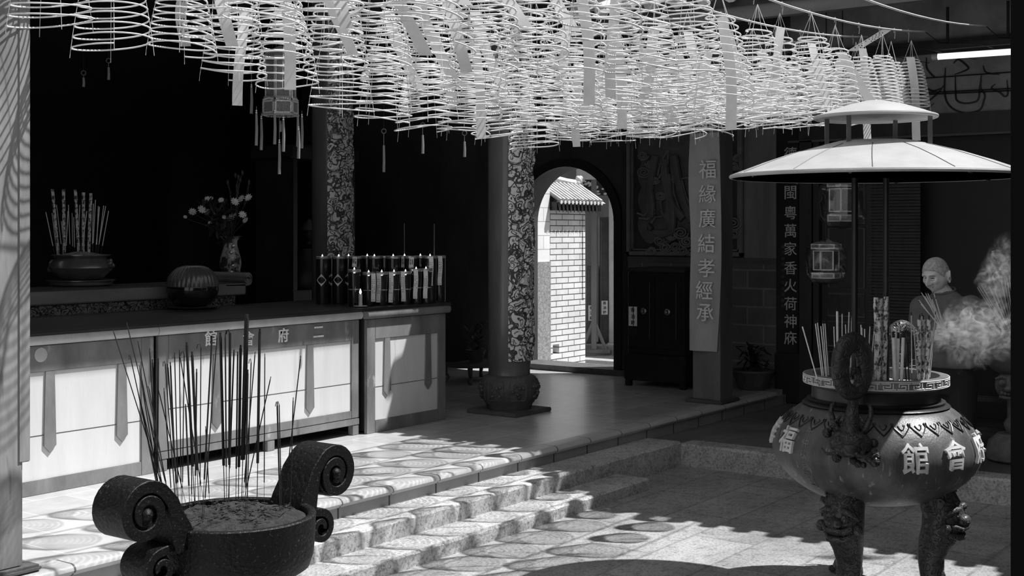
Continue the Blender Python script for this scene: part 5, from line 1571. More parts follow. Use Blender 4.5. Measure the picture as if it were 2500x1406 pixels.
# ================================================================== tube light, wrapped lanterns, back table, second burner
a, b_ = px_x(2282, 139, 11.0), px_x(2474, 126, 11.0)
e = a + (b_ - a) * 1.25
tl_ = empty('tube_light', a, 0, 'white fluorescent tube light fixed before the painted frieze', 'lamp')
def rel(p): return tuple(Vector(p) - a)
MB().tube([rel(a + (b_ - a) * .03), rel(e)], .026, 12).build('tube', 'tube_light', tl_)
d = (e - a).normalized()
MB().tube([rel(a - d * .02), rel(a + d * .03)], .030, 10).build('socket', 'lamp_white', tl_)
MB().box(-.03, .03, -1.15, .04, .055, .10).build('batten', 'dark_wood', tl_)
MB().box(-.01, .01, -.62, -.60, .10, .42).box(-.01, .01, -.12, -.10, .10, .42).build('bracket', 'black_wire', tl_)
def wrapped_lantern(p, w, h, lab, rz, top):
    t = empty('wrapped_lantern', p, CAM_RZ + rz, lab, 'lantern', 'plastic wrapped lanterns by the door')
    for k in range(6):
        a = PI / 3 * (k + .5); M = RZ(a + PI / 2)
        def at(r, z): return (r * math.cos(a), r * math.sin(a), z)
        for nm, r, z0, z1, m in (('upper_panel', w * .40, h * .30, h * .42, 'lantern_fret'), ('middle_panel', w * .34, -h * .22, h * .27, 'lantern_paper'), ('lower_panel', w * .38, -h * .42, -h * .28, 'lantern_fret')):
            o = MB().box(-r * .52, r * .52, -.003, .003, z0, z1, T(*at(r * .87, 0)) @ M).build(nm, m, t)
            fr_ = MB()
            for x in (-r * .55, r * .48): fr_.box(x, x + .010, -.007, .004, z0, z1, T(*at(r * .87, 0)) @ M)
            for z in (z0, z1 - .008): fr_.box(-r * .55, r * .55, -.007, .004, z, z + .010, T(*at(r * .87, 0)) @ M)
            fr_.build('fret_border', 'gold_leaf', o)
    MB().lathe([(0, h * .43), (w * .44, h * .43), (w * .2, h * .50), (0, h * .52)], 6).build('roof_cap', 'altar_fascia', t)
    MB().lathe([(0, -h * .50), (w * .2, -h * .48), (w * .44, -h * .43), (0, -h * .43)], 6).build('base_cap', 'altar_fascia', t)
    r_ = random.Random(int(w * 1000))
    MB().tube([(0, 0, h * .52), (0, 0, top - p.z)], .005, 6).build('suspension_cord', 'black_wire', t)
    # clear plastic bag, crumpled, gathered at the top
    b = MB(); vs = []; n1, n2 = 16, 32
    for i in range(n1 + 1):
        q = i / n1; z = h * .56 - h * 1.14 * q
        base = w * (.06 + .52 * min(1, q * 5)) * (1 - .35 * max(0, q - .78) / .22) if q < 1 else .0
        for k in range(n2):
            a = 2 * PI * k / n2
            r = base * (1 + .10 * mnoise.noise((3 * math.cos(a), 3 * math.sin(a), q * 4 + w * 9)))
            vs.append((r * math.cos(a), r * math.sin(a), z))
    b.add(vs, [(i * n2 + k, i * n2 + (k + 1) % n2, (i + 1) * n2 + (k + 1) % n2, (i + 1) * n2 + k) for i in range(n1) for k in range(n2)])
    o = b.build('plastic_wrap', 'plastic_film', t, ang=25)
    return t
m = bpy.data.materials.new('plastic_film'); m.use_nodes = True; nt = m.node_tree; nt.nodes.clear()
out_ = nt.nodes.new('ShaderNodeOutputMaterial'); mx = nt.nodes.new('ShaderNodeMixShader'); tr_ = nt.nodes.new('ShaderNodeBsdfTransparent'); gl_ = nt.nodes.new('ShaderNodeBsdfGlossy')
gl_.inputs['Roughness'].default_value = .15; gl_.inputs[0].default_value = (.8, .8, .8, 1)
tr_.inputs[0].default_value = (.86, .86, .86, 1)
fr_ = nt.nodes.new('ShaderNodeLayerWeight'); fr_.inputs[0].default_value = .25
ad_ = nt.nodes.new('ShaderNodeMath'); ad_.operation = 'MULTIPLY_ADD'; ad_.inputs[1].default_value = .8; ad_.inputs[2].default_value = .10
nt.links.new(fr_.outputs['Facing'], ad_.inputs[0]); nt.links.new(ad_.outputs[0], mx.inputs[0]); nt.links.new(tr_.outputs[0], mx.inputs[1]); nt.links.new(gl_.outputs[0], mx.inputs[2]); nt.links.new(mx.outputs[0], out_.inputs[0])
MATS['plastic_film'] = m
wrapped_lantern(px(2057, 492, 10.6), .33, .40, 'plastic wrapped lantern half hidden behind the canopy poles', .15, 4.1)
wrapped_lantern(px(2017, 638, 10.3), .28, .33, 'lower plastic wrapped lantern hanging beside the narrow couplet board', -.2, 3.95)
# panelled door leaf behind the lantern, slatted blind beside it
dl = px_x(2030, 800, 12.14)
dd = struct(MB().box(12.10, 12.16, 4.45, 4.96, .18, 2.8).build('door_1', 'dark_wood'))
f = MB()
for z0, z1 in ((.40, .72), (.78, 1.02), (1.08, 1.30), (1.36, 1.95), (2.0, 2.6)):
    f.tube([(12.098, 4.52, z0), (12.098, 4.89, z0), (12.098, 4.89, z1), (12.098, 4.52, z1)], .012, 5, closed=True)
f.build('door_panel', 'post_paint', dd)
bl = empty('slatted_blind', (11.95, 4.18, 0.18), 0, 'dark slatted wooden blind standing behind the canopy poles', 'blind')
for i in range(58):
    MB().bbox(-.01, .01, -.26, .26, .75 + i * .030, .774 + i * .030, .002).build('slat', 'dark_wood', bl) if i % 2 == 0 else MB().box(-.006, .006, -.26, .26, .75 + i * .030, .776 + i * .030).build('slat', 'dark_wood', bl)
MB().box(-.02, .02, -.28, .28, 2.49, 2.54).build('head_rail', 'dark_wood', bl)
for s in (-1, 1): MB().box(-.012, .012, s * .2 - .01, s * .2 + .01, 0, .75).build('support', 'dark_wood', bl)
# dark offering table along the corridor wall
tb = empty('offering_table', (11.2, 3.3, 0.18), 0, 'dark wooden table along the corridor wall behind the man', 'table')
MB().bbox(-.3, .3, -.75, .75, .78, .83, .008).build('table_top', 'dark_wood', tb)
MB().bbox(-.27, -.24, -.7, .7, .62, .778, .006).build('apron', 'altar_carving', tb)
for sx in (-.25, .2):
    for sy in (-.7, .65): MB().bbox(sx, sx + .06, sy, sy + .06, 0, .78, .008).build('leg', 'dark_wood', tb)
bn_ = empty('low_bench', (10.4, 2.75, 0.18), 0, 'low dark bench standing on the corridor beyond the smoke', 'bench')
MB().bbox(-.18, .18, -.5, .5, .40, .45, .01).build('seat', 'dark_wood', bn_)
for sx in (-.13, .08):
    for sy in (-.42, .36): MB().bbox(sx, sx + .05, sy, sy + .05, 0, .40, .006).build('leg', 'dark_wood', bn_)
MB().bbox(-.02, .02, -.38, .38, .14, .18, .006).build('stretcher', 'dark_wood', bn_)
# second, lotus shaped stone burner on a lion stem at the frame's right edge
q = px(2476, 1100, 9.6); 
s2 = empty('lotus_burner', (q.x, q.y, 0.18), CAM_RZ, 'old stone burner on a lion-face stem at the picture edge right of the great burner', 'incense burner')
K = .0031
def zz(y): return 1.92 - (y - 565) * K - .18
MB().lathe([(0, 0), (.17, 0), (.195, .02), (.20, .08), (.185, .15), (.14, .19), (.13, .20), (.12, .21), (0, .21)], 36).build('base_drum', 'old_stone', s2)
MB().lathe([(0, .211), (.05, .211), (.07, .25), (.075, .29), (.05, .33), (.05, .45), (.07, .50), (0, .50)], 20).build('stem', 'old_stone', s2)
b = MB()
b.sph((-.06, -.05, .58), .10, 16, 12, sc=(1, 1, 1.05))
for s in (-1, 1):
    b.sph((-.10 + s * .045, -.135, .61), .030, 10, 8); b.sph((-.10 + s * .045, -.160, .612), .013, 8, 6)
    b.tube([(-.10 + s * .015, -.145, .64), (-.10 + s * .05, -.15, .655), (-.10 + s * .085, -.12, .635)], .012, 6)
b.sph((-.10, -.15, .565), .032, 10, 8, sc=(1.2, 1, .8))
for j in range(5): b.sph((-.15 + j * .025, -.145, .525 + .004 * abs(j - 2)), .014, 8, 6)
b.tube([(-.16, -.12, .505), (-.10, -.155, .495), (-.04, -.13, .505)], .012, 6)
b.build('lion_face', 'old_stone', s2)
MB().lathe([(0, .66), (.10, .66), (.17, .70), (.205, .77), (.21, .83), (.19, .88), (.16, .91), (.17, .925), (.18, .93), (0, .93)], 36).build('bowl', 'old_stone', s2)
b = MB()
for k in range(12):
    a = 2 * PI * k / 12
    b.sph((0, 0, 0), 1, 10, 6, RZ(a) @ T(.195, 0, .90) @ RY(.6) @ SC(.05, .05, .018))
b.build('petal_rim', 'old_stone', s2)
MB().lathe([(0, .931), (.075, .931), (.07, 1.0), (.072, 1.06), (.062, 1.06), (0, 1.03)], 20).build('stick_holder', 'porcelain', s2)
r_ = random.Random(31)
for i, (a, y, a2) in enumerate(((2386, 702, 2440), (2389, 698, 2446), (2397, 697, 2447), (2413, 696, 2452), (2416, 701, 2454), (2427, 704, 2456), (2440, 715, 2460), (2445, 688, 2462), (2453, 681, 2464), (2458, 678, 2466), (2461, 690, 2468), (2464, 672, 2470))):
    dd_ = 9.55 + r_.uniform(-.03, .03)
    free_stick(px(a2 + 8, 800, dd_), px(a, y, dd_), .0025, ('stick_pale', 'stick_bamboo', 'stick_tip'), f'incense stick fanning out of the lotus burner holder, {nth(i + 1)} from the left', 'incense fan in the lotus burner', bam=0.0, burnt=0)
# dark drum stand between man and lotus burner
ds = empty('plant_pot', px_z(1838, 950, .32), 0, 'low dark plant pot standing on the platform at the foot of brick dado', 'pot')
MB().lathe([(0, 0), (.13, 0), (.15, .02), (.20, .16), (.22, .18), (.21, .20), (.18, .18), (0, .17)], 24).build('pot_body', 'drum_stone', ds)
b = MB(); r_ = random.Random(8)
for i in range(60):
    aa = r_.uniform(0, 6.28); h = r_.uniform(.18, .45); rd = r_.uniform(0, .16)
    b.sph((0, 0, 0), 1, 6, 4, T(rd * math.cos(aa), rd * math.sin(aa), h) @ RZ(aa) @ RY(r_.uniform(-1, 1)) @ SC(.05, .016, .005))
tag(b.build('foliage', 'green_black', ds), kind='stuff')

# ================================================================== yard beyond the arch: brick paper furnace, post, stand
fq = px_y(1343, 900, 8.80)
fa = empty('paper_furnace', (fq.x, fq.y, .12), 0, 'white brick paper-burning furnace with small tiled roof seen through the archway', 'furnace')
# local x runs along the front face, y into the furnace
W = .80
HB = 2.06
fb_ = MB()
hx0, hx1, hz0, hz1 = .06, .20, .28, .40
for x0, x1, z0, z1 in ((0, W, 0, hz0), (0, hx0, hz0, hz1), (hx1, W, hz0, hz1), (0, W, hz1, HB)): fb_.box(x0, x1, 0, .16, z0, z1)
fb_.box(0, W, .16, .55, 0, HB)
fb_.build('brick_body', 'furnace_brick', fa, smooth=False)
MB().box(.06, .20, .155, .158, .28, .40).build('fire_hole', 'black_wood', fa)
MB().box(W - .07, W - .03, -.012, 0.0, .95, 2.0).build('corner_strip', 'furnace_brick', fa)
MB().box(0, W + .22, -.10, .60, HB, HB + .10).build('eave_board', 'dark_lacquer', fa)
rt = MB()
for i in range(12):
    x = .035 + i * .085
    rt.tube([(x, -.14, HB + .12), (x, .25, HB + .36)], .030, 8)
    rt.tube([(x, .64, HB + .12), (x, .25, HB + .36)], .030, 8)
rt.add([(.0, -.14, HB + .10), (W + .27, -.14, HB + .10), (W + .27, .25, HB + .34), (.0, .25, HB + .34), (W + .27, .64, HB + .10), (.0, .64, HB + .10)], [(0, 1, 2, 3), (3, 2, 4, 5)])
rt.build('tiled_roof', 'roof_tile', fa)
dt = MB()
for i in range(12): dt.lathe([(0, 0), (.024, 0), (.024, .01), (0, .012)], 12, T(.035 + i * .085, -.138, HB + .10) @ RX(PI / 2))
dt.build('drip_tile', 'white_paint', fa)
tt = MB()
for i in range(11): tt.add([(i * .085 + .0, -.105, HB + .10), (i * .085 + .08, -.105, HB + .10), (i * .085 + .04, -.105, HB - .02), (i * .085 + .0, -.115, HB + .10), (i * .085 + .08, -.115, HB + .10), (i * .085 + .04, -.115, HB - .02)], [(0, 2, 1), (3, 4, 5), (0, 1, 4, 3), (1, 2, 5, 4), (2, 0, 3, 5)])
tt.build('pointed_eave_tile', 'dark_wood', fa)
rg = MB(); rg.tube([(.0, .25, HB + .50), (.15, .25, HB + .44), (W - .05, .25, HB + .38), (W + .15, .25, HB + .37), (W + .28, .25, HB + .42)], [.055, .05, .045, .045, .03], 8)
for i in range(8): rg.sph((W + .18 + .03 * math.cos(i), .22 + .02 * math.sin(i * 2), HB + .40 + .035 * math.sin(i * 1.3)), .035, 8, 6)
rg.build('ridge', 'white_paint', fa)
yq = px_z(1493, 862, .24)
yp = empty('yard_post', (yq.x, yq.y, .24), CAM_RZ, 'pale painted post in the sunny yard just inside the arch', 'post')
MB().bbox(-.035, .035, -.035, .035, .14, 2.8, .006).build('shaft', 'white_paint', yp)
MB().lathe([(0, 0), (.08, 0), (.10, .03), (.10, .09), (.06, .13), (.05, .14), (0, .14)], 20).build('stone_foot', 'white_paint', yp)
sq_ = px(1450, 862, 17.2)
sd = empty('board_stand', (sq_.x, sq_.y, sq_.z), CAM_RZ, 'upright grey wooden stand with splayed feet in the yard', 'stand')
MB().bbox(-.035, .035, -.03, .03, .05, 2.35, .006).build('upright', 'grey_plaster', sd)
for s in (-1, 1): MB().tube([(s * .02, 0, .40), (s * .17, 0, .03)], .025, 6).build('strut', 'grey_plaster', sd)
MB().bbox(-.22, .22, -.05, .05, 0, .05, .006).build('foot_beam', 'grey_plaster', sd)
lt = empty('lattice_window', px(1452, 458, 17.9), CAM_RZ, 'dark openwork lattice panel under the yard eave', 'lattice')
MB().box(-.22, .20, -.01, .01, -.11, .11).build('ground', 'dark_wood', lt)
b = MB(); r_ = random.Random(12)
for i in range(40):
    x, z = r_.uniform(-.2, .18), r_.uniform(-.1, .1)
    b.sph((x, -.015, z), r_.uniform(.01, .022), 7, 5, sc=(1.3, .5, .9))
b.build('lattice_carving', 'white_paint', lt)
MB().bbox(-.26, .24, -.02, .02, .112, 3.05 - px(1452, 458, 17.9).z, .005).build('head_beam', 'white_paint', lt)
for nm, a, y, dpt, w, h, lab in (('paper_sign', 1444, 764, 17.4, .085, .21, 'white paper strip with three characters left of the yard stand'), ('paper_sign', 1476, 751, 17.4, .085, .19, 'white paper strip with three characters right of the yard stand')):
    q = px(a, y, dpt)
    MC = RZ(CAM_RZ) @ RX(PI / 2)
    paper_label(nm, q, w, h, '香油箱', MC, lab, 'offering box paper signs', None)
for nm, a0, a1, y0, y1, dpt, lab in (('wooden_cabinet', 1432, 1456, 650, 860, 17.6, 'narrow dark cabinet behind the furnace in the yard'), ('wooden_cabinet', 1464, 1492, 530, 845, 17.6, 'tall dark panel cabinet between the stand and the pale post')):
    p0, p1 = px(a0, y1, dpt), px(a1, y0, dpt)
    t = empty(nm, (p0.x, p0.y, p0.z), CAM_RZ, lab, 'cabinet')
    wd = (a1 - a0) / F_PX * dpt; hh = p1.z - p0.z
    MB().bbox(0, wd, 0, .3, 0, hh, .006).build('body', 'beam_wood', t)
    MB().tube([(.02, -.006, .08), (wd - .02, -.006, .08), (wd - .02, -.006, hh - .05), (.02, -.006, hh - .05)], .006, 5, closed=True).build('panel_moulding', 'post_paint', t)
# ================================================================== the man with the incense bundle
MD = 8.30
MS = 9.15 / 8.30                  # he stands back on the corridor paving, 9.15 m off
mp = px(2280, 565, MD * MS)
man = empty('person', (mp.x, mp.y, EYE * (1 - MS)), CAM_RZ, 'elderly man with cropped grey hair in dark t-shirt holding an incense bundle', 'person')
man.scale = (MS, MS, MS)
FZ = (.18 - EYE * (1 - MS)) / MS      # corridor paving in his own frame
KM = MD / F_PX
def ml(a, y, depth=0.0): return Vector(((a - 2280) * KM * (1 + depth / MD), depth, EYE - (y - 565) * KM * (1 + depth / MD)))
def blob_tube(b, pts, rad, seg=14): b.tube(pts, rad, seg)
def capped(b, pts, rad, seg=14, k=4):
    P_, R_ = sm(pts, rad, k)
    b.tube(P_, R_, seg)
    b.sph(P_[0], R_[0] * .98, seg, 8); b.sph(P_[-1], R_[-1] * .98, seg, 8)
def remesh(mb, vox, name, m, parent, smooth_it=6, fac=.5):
    me = mb.mesh(name, m)
    o = bpy.data.objects.new(name, me); COL.objects.link(o)
    md = o.modifiers.new('r', 'REMESH'); md.mode = 'VOXEL'; md.voxel_size = vox
    s_ = o.modifiers.new('s', 'SMOOTH'); s_.iterations = smooth_it; s_.factor = fac
    dg = bpy.context.evaluated_depsgraph_get()
    m2 = bpy.data.meshes.new_from_object(o.evaluated_get(dg))
    o.modifiers.clear()
    o.data = m2
    m2.shade_smooth()
    bpy.data.meshes.remove(me)
    o.parent = parent
    return o
FACE_YAW = math.radians(-52)       # head turned to the left of the picture, 0 = straight at the camera
HC = ml(2283, 672, -.02)
HM = T(*HC) @ RZ(FACE_YAW) @ RX(math.radians(18)) @ SC(1, 1, 1)      # head frame: -y is the face, x its left
def head_pt(u, v, push=0.0):
    """u azimuth from the nose (+ = to +x), v elevation; radius field of the head"""
    cu, su, cv, sv = math.cos(u), math.sin(u), math.cos(v), math.sin(v)
    ce = max(cv, 0) ** .78 if v > 0 else cv
    x, y, z = .078 * su * ce, -.092 * cu * ce, .113 * sv
    face = max(0, cu) * cv
    g = lambda cu_, cv_, wu, wv: math.exp(-((u - cu_) / wu) ** 2 - ((v - cv_) / wv) ** 2)
    d = 0.0
    d += .036 * g(0, -.10, .13, .20) * (1 if v < .2 else .6)              # nose
    d += .013 * g(0, -.22, .17, .09)                                       # nose tip
    for s in (-1, 1):
        d += .012 * g(s * .20, -.25, .09, .08)                             # nostril wings
        d -= .018 * g(s * .40, .09, .20, .12)                              # eye socket
        d += .005 * g(s * .38, .06, .13, .06)                              # eyeball under lid
        d += .010 * g(s * .36, .25, .26, .08)                              # brow
        d += .010 * g(s * .60, -.12, .20, .18)                             # cheekbone
        d -= .007 * g(s * .36, -.36, .07, .22)                             # smile fold
        d -= .006 * g(s * .95, .05, .25, .25)                              # temple
        d += .006 * g(s * 1.0, -.55, .35, .25)                             # jaw corner
    d += .006 * g(0, -.46, .26, .05) + .006 * g(0, -.56, .24, .05) - .004 * g(0, -.51, .30, .025)
    d += .010 * g(0, -.78, .30, .16)                                       # chin
    d += .004 * g(0, .45, .6, .25)
    n = Vector((x, y, z)).normalized()
    p = Vector((x, y, z)) + n * (d + push)
    if v < -.2:                                                            # jaw narrower than skull
        q = min(1, (-.2 - v) / .9)
        p.x *= 1 - .18 * q
    if cu < 0: p.y *= 1.06
    return p
def head_mesh(b, push=0.0, keep=None, nu=72, nv=48):
    vs = []; fs = []
    for j in range(nv + 1):
        v = -PI / 2 + PI * j / nv
        for i in range(nu):
            vs.append(HM @ head_pt(2 * PI * i / nu - PI, v, push(2 * PI * i / nu - PI, v) if callable(push) else push))
    for j in range(nv):
        for i in range(nu):
            fs.append((j * nu + i, j * nu + (i + 1) % nu, (j + 1) * nu + (i + 1) % nu, (j + 1) * nu + i))
    b.add(vs, fs)
bod = MB()
head_mesh(bod)
for s in (-1, 1):                                                          # ears
    E = HM @ T(s * .082, .014, -.010) @ RZ(s * .55) @ RY(s * .10)
    bod.sph((0, 0, 0), 1, 12, 10, E @ SC(.008, .022, .036))
    bod.tube([(s * .008, .022 * math.cos(i * .36 - 1.2), .036 * math.sin(i * .36 - 1.2)) for i in range(13)], .0065, 7, M=E)
    bod.tube([(s * .006, .008 * math.cos(i * .4 - 1.0), .006 + .016 * math.sin(i * .4 - 1.0)) for i in range(8)], .004, 6, M=E)
    bod.sph((s * .004, -.008, -.032), .010, 8, 6, E, sc=(.8, 1, 1.2))
neck0 = HC + Vector((.022, .015, -.075)); neck1 = ml(2322, 737, .0)
capped(bod, [neck0, (neck0 + neck1) / 2, neck1], [.056, .056, .064])
# joints (local: x right in the picture, y away from the camera)
CH = ml(2322, 800, .02); PV = Vector((.095, .03, .93))
SL, SR = ml(2366, 752, -.10), ml(2262, 752, .14)
EL, ER = ml(2385, 812, -.16), ml(2268, 835, .10)
HL = ml(2296, 800, -.30); HR = ml(2280, 806, -.22)
bod.tube(*sm([ml(2320, 745, .01), CH, (CH + PV) / 2, PV], [.10, .13, .13, .13]), 16)
capped(bod, [SL, (SL + EL) / 2, EL], [.055, .05, .042]); capped(bod, [EL, (EL * .5 + HL * .5), HL + Vector((.035, .01, 0))], [.043, .040, .027])
capped(bod, [SR, (SR + ER) / 2, ER], [.055, .05, .042]); capped(bod, [ER, (ER * .5 + HR * .5), HR + Vector((.03, .02, 0))], [.042, .038, .027])
for s, hip, knee, foot in ((0, (.16, -.03, .90), (.15, -.10, .62), (.17, -.03, FZ + .06)), (1, (.03, .09, .90), (.0, .05, .62), (.03, .12, FZ + .06))):
    capped(bod, [hip, knee, foot], [.085, .060, .042])
    f_ = Vector(foot); capped(bod, [f_ + Vector((.03, .02, -.02)), f_ + Vector((-.07, -.05, -.03)), f_ + Vector((-.14, -.10, -.04))], [.035, .036, .024])
def hand(b, wrist, along, up, grip, scale=1.0, thumb_side=1):
    """palm, four curled fingers of unequal length and a thumb from the palm's side, closed on grip"""
    a = Vector(along).normalized(); u = Vector(up).normalized(); n = a.cross(u).normalized(); u = n.cross(a).normalized()
    w = Vector(wrist)
    P_ = lambda x, y, z: w + (a * x + u * y + n * z) * scale
    for y in (-.026, -.009, .009, .026):
        capped(b, [P_(-.005, y * .7, 0), P_(.04, y, 0), P_(.075, y, -.003)], [.016, .016, .012], 10, 3)
    for k, (y, L) in enumerate(((.029, .066), (.010, .076), (-.010, .071), (-.028, .056))):
        b.tube(*sm([P_(.072, y, -.002), P_(.072 + L * .30, y, -.008), P_(.072 + L * .42, y, -.030), P_(.070 + L * .18, y, -.046), P_(.058, y, -.044)], [.0098, .0095, .009, .0085, .0075], 3), 8)
        b.sph(P_(.058, y, -.044), .0078, 8, 6)
    b.tube(*sm([P_(.012, thumb_side * .028, -.006), P_(.035, thumb_side * .042, -.022), P_(.060, thumb_side * .034, -.040), P_(.075, thumb_side * .018, -.050)], [.015, .012, .0105, .0085], 3), 8)
    b.sph(P_(.075, thumb_side * .018, -.050), .0085, 8, 6)
hand(bod, HL + Vector((.035, .01, 0)), (-1, -.25, .06), (.25, .1, 1), None, 1.0, 1)
hand(bod, HR + Vector((.03, .02, 0)), (-1, -.35, .02), (.2, .2, 1), None, 1.0, 1)
body = remesh(bod, .0036, 'body', 'skin', man, 2, .5)
# eyes, brows and lips as fine pieces; crease shade painted as dark lines
def on_face(u, v, out=.002): return HM @ head_pt(u, v, out)
for s in (-1, 1):
    MB().tube([on_face(s * (.22 + .30 * i / 8), .075 + .010 * math.sin(PI * i / 8) - .035 * (i / 8), .0006) for i in range(9)], [.0010] + [.0026] * 7 + [.0010], 6).build('eye', 'eye_dark', man)
    MB().tube([on_face(s * (.16 + .46 * i / 8), .235 + .03 * math.sin(PI * i / 8) - .07 * (i / 8), .0004) for i in range(9)], [.0010] + [.0028] * 6 + [.0020, .001], 6).build('eyebrow', 'brow', man)
    MB().tube([on_face(s * (.20 + .34 * i / 8), -.02 - .030 * math.sin(PI * i / 8), .0002) for i in range(9)], [.0005] + [.0012] * 7 + [.0005], 5).build('eye_bag_shade', 'brow', man)
    MB().tube([on_face(s * (.22 + .22 * i / 6), -.20 - .045 * i, .0002) for i in range(7)], [.0005] + [.0014] * 5 + [.0005], 5).build('smile_fold_shade', 'brow', man)
    MB().sph(on_face(s * .10, -.325, -.001), .0035, 7, 5).build('nostril', 'eye_dark', man)  # dark bead painted in for the shadow of the nostril
MB().tube([on_face((-.32 + .64 * i / 12), -.508 + .016 * abs(i / 6 - 1) ** 1.5, .0006) for i in range(13)], [.0006] + [.0015] * 11 + [.0006], 6).build('mouth_line', 'eye_dark', man)
# cropped hair: shell over the skull above the hairline
hb = MB(); vs = []; fs = []; nu, nv = 80, 40
idx = {}
def hairline(u):
    au = abs(u)
    if au < .75: return .56 - .10 * (au / .75)
    if au < 1.2: return .46 - (au - .75) / .45 * .40
    if au < 1.32: return .06 - (au - 1.2) / .12 * .10
    if au < 1.85: return -.04 + .26 * max(0, math.sin((au - 1.32) / .53 * PI)) ** .6
    return -.04 - (au - 1.85) / 1.29 * .42
for i in range(nu):
    u = 2 * PI * i / nu - PI
    h0 = hairline(u)
    for j in range(nv + 1):
        v = h0 + (PI / 2 - h0) * j / nv
        vs.append(HM @ head_pt(u, v, (.0012 if j == 0 else .0042 + .0012 * mnoise.noise((u * 6, v * 6, 1)))))
for i in range(nu):
    for j in range(nv):
        a = i * (nv + 1) + j; b2 = ((i + 1) % nu) * (nv + 1) + j
        fs.append((a, b2, b2 + 1, a + 1))
hb.add(vs, fs)
hb.build('hair', 'hair', man, ang=80)
# t-shirt with short sleeves
sh_ = MB()
tp = ml(2322, 742, .0)
def ring_torso(b, secs, seg=40):
    """elliptical cross sections: (centre, half width along shoulder line, half depth)"""
    ax = Vector((.66, -.75, 0)).normalized(); ay = Vector((.75, .66, 0)).normalized()
    vs = []
    for c, w, d in secs:
        for k in range(seg):
            a = 2 * PI * k / seg
            vs.append(Vector(c) + ax * (w * math.cos(a)) + ay * (d * math.sin(a)))
    n = len(secs)
    fs = [(i * seg + k, i * seg + (k + 1) % seg, (i + 1) * seg + (k + 1) % seg, (i + 1) * seg + k) for i in range(n - 1) for k in range(seg)]
    fs += [tuple(range(seg))[::-1], tuple((n - 1) * seg + k for k in range(seg))]
    b.add(vs, fs)
TC = lambda x, y, z: (x, y, z)
ring_torso(sh_, [((.098, .03, 1.03), .185, .145), ((.098, .03, 1.04), .19, .15), ((.100, .03, 1.15), .188, .148), ((.100, .025, 1.27), .195, .145), ((.098, .02, 1.36), .200, .135), ((.096, .02, 1.42), .19, .115), ((.092, .015, 1.462), .155, .098), ((.082, .008, 1.495), .110, .084), ((.072, .002, 1.525), .078, .070), ((.068, .0, 1.532), .070, .064)])
for s_, e_ in ((SL, EL), (SR, ER)):
    m_ = s_ + (e_ - s_) * .88
    P_, R_ = sm([s_ + Vector((-.02 if s_ is SL else .02, .0, .005)), s_ + (e_ - s_) * .4, m_], [.082, .080, .076], 4)
    sh_.tube(P_, R_, 16); sh_.sph(P_[0], R_[0], 16, 10)
shirt = remesh(sh_, .007, 'shirt', 'shirt', man, 10, .5)
for v in shirt.data.vertices:                                              # soft folds
    c = v.co
    k = .004 * mnoise.noise((c.x * 12, c.y * 12, c.z * 5)) + .003 * math.sin(c.z * 60 + c.x * 25) * (1 if c.z < 1.25 else .3)
    v.co = c + Vector((c.x - .1, c.y - .02, 0)).normalized() * k
cp_ = ml(2322, 752, 0)
MB().tube([Vector((.066, .0, 1.533)) + Vector((.66, -.75, 0)).normalized() * (.071 * math.cos(i * PI / 12)) + Vector((.75, .66, .30)) * (.066 * math.sin(i * PI / 12)) for i in range(24)], .007, 6, closed=True).build('collar', 'shirt', shirt)
pk = ml(2301, 753, -.16)
MB().bbox(-.028, .028, -.004, .004, -.03, .012, .003, T(*ml(2302, 757, -.135)) @ RZ(-.5)).build('pocket', 'shirt', shirt)
MB().sph((0, 0, 0), 1, 10, 6, T(*ml(2302, 749, -.150)) @ RZ(-.5) @ SC(.020, .004, .007)).build('badge', 'eye_dark', shirt)
tr2 = MB()
for hip, knee, foot in (((.16, -.03, .93), (.15, -.09, .62), (.17, -.03, FZ + .10)), ((.03, .09, .93), (.0, .06, .62), (.03, .12, FZ + .10))):
    P_, R_ = sm([hip, knee, foot], [.115, .088, .078], 5); tr2.tube(P_, R_, 16); tr2.sph(P_[0], R_[0], 16, 10)
ring_torso(tr2, [((.095, .03, .86), .17, .14), ((.095, .03, 1.0), .175, .138), ((.098, .03, 1.045), .17, .135)], 32)
remesh(tr2, .009, 'trousers', 'trousers', man, 6, .5)
for foot in ((.17, -.03, FZ + .004), (.03, .12, FZ + .004)):
    b = MB(); f_ = Vector(foot)
    P_, R_ = sm([f_ + Vector((.05, .035, .045)), f_ + Vector((-.05, -.035, .045)), f_ + Vector((-.15, -.105, .035))], [.048, .05, .036], 4)
    b.tube(P_, R_, 14); b.sph(P_[0], R_[0], 14, 8); b.sph(P_[-1], R_[-1], 14, 8)
    b.build('shoe', 'black_wood', man, ang=80)
# wrist watch
wv = HL + Vector((.055, .012, 0))
MB().tube([wv + Vector((0.25 * .03 * math.cos(i * PI / 10), .031 * math.cos(i * PI / 10), .031 * math.sin(i * PI / 10))) for i in range(20)], .006, 6, closed=True).build('watch', 'eye_dark', man)
# the fan of joss sticks in his hands: every stick a thing of its own
def mw(p): return Vector((mp.x, mp.y, EYE * (1 - MS))) + RZ(CAM_RZ) @ (Vector(p) * MS)
tips = [(2206, 742), (2208, 732), (2213, 714), (2216, 723), (2219, 716), (2224, 716), (2228, 719), (2231, 724), (2234, 730), (2238, 734), (2242, 730), (2246, 716), (2210, 738), (2222, 728), (2227, 733)]
tips.sort()
r_ = random.Random(6)
for i, (a, y) in enumerate(tips):
    base = ml(2272 + r_.uniform(-5, 4), 806 + r_.uniform(0, 8), -.285 + r_.uniform(-.012, .012))
    tip = ml(a, y, -.30 + r_.uniform(-.05, .05))
    free_stick(mw(base), mw(tip), .0028, ('stick_pale', 'stick_bamboo', 'stick_tip'), f'joss stick fanned out in the old man\'s hands, {nth(i + 1)} from the left', 'joss sticks in the hands of the man', bam=0, burnt=.012)

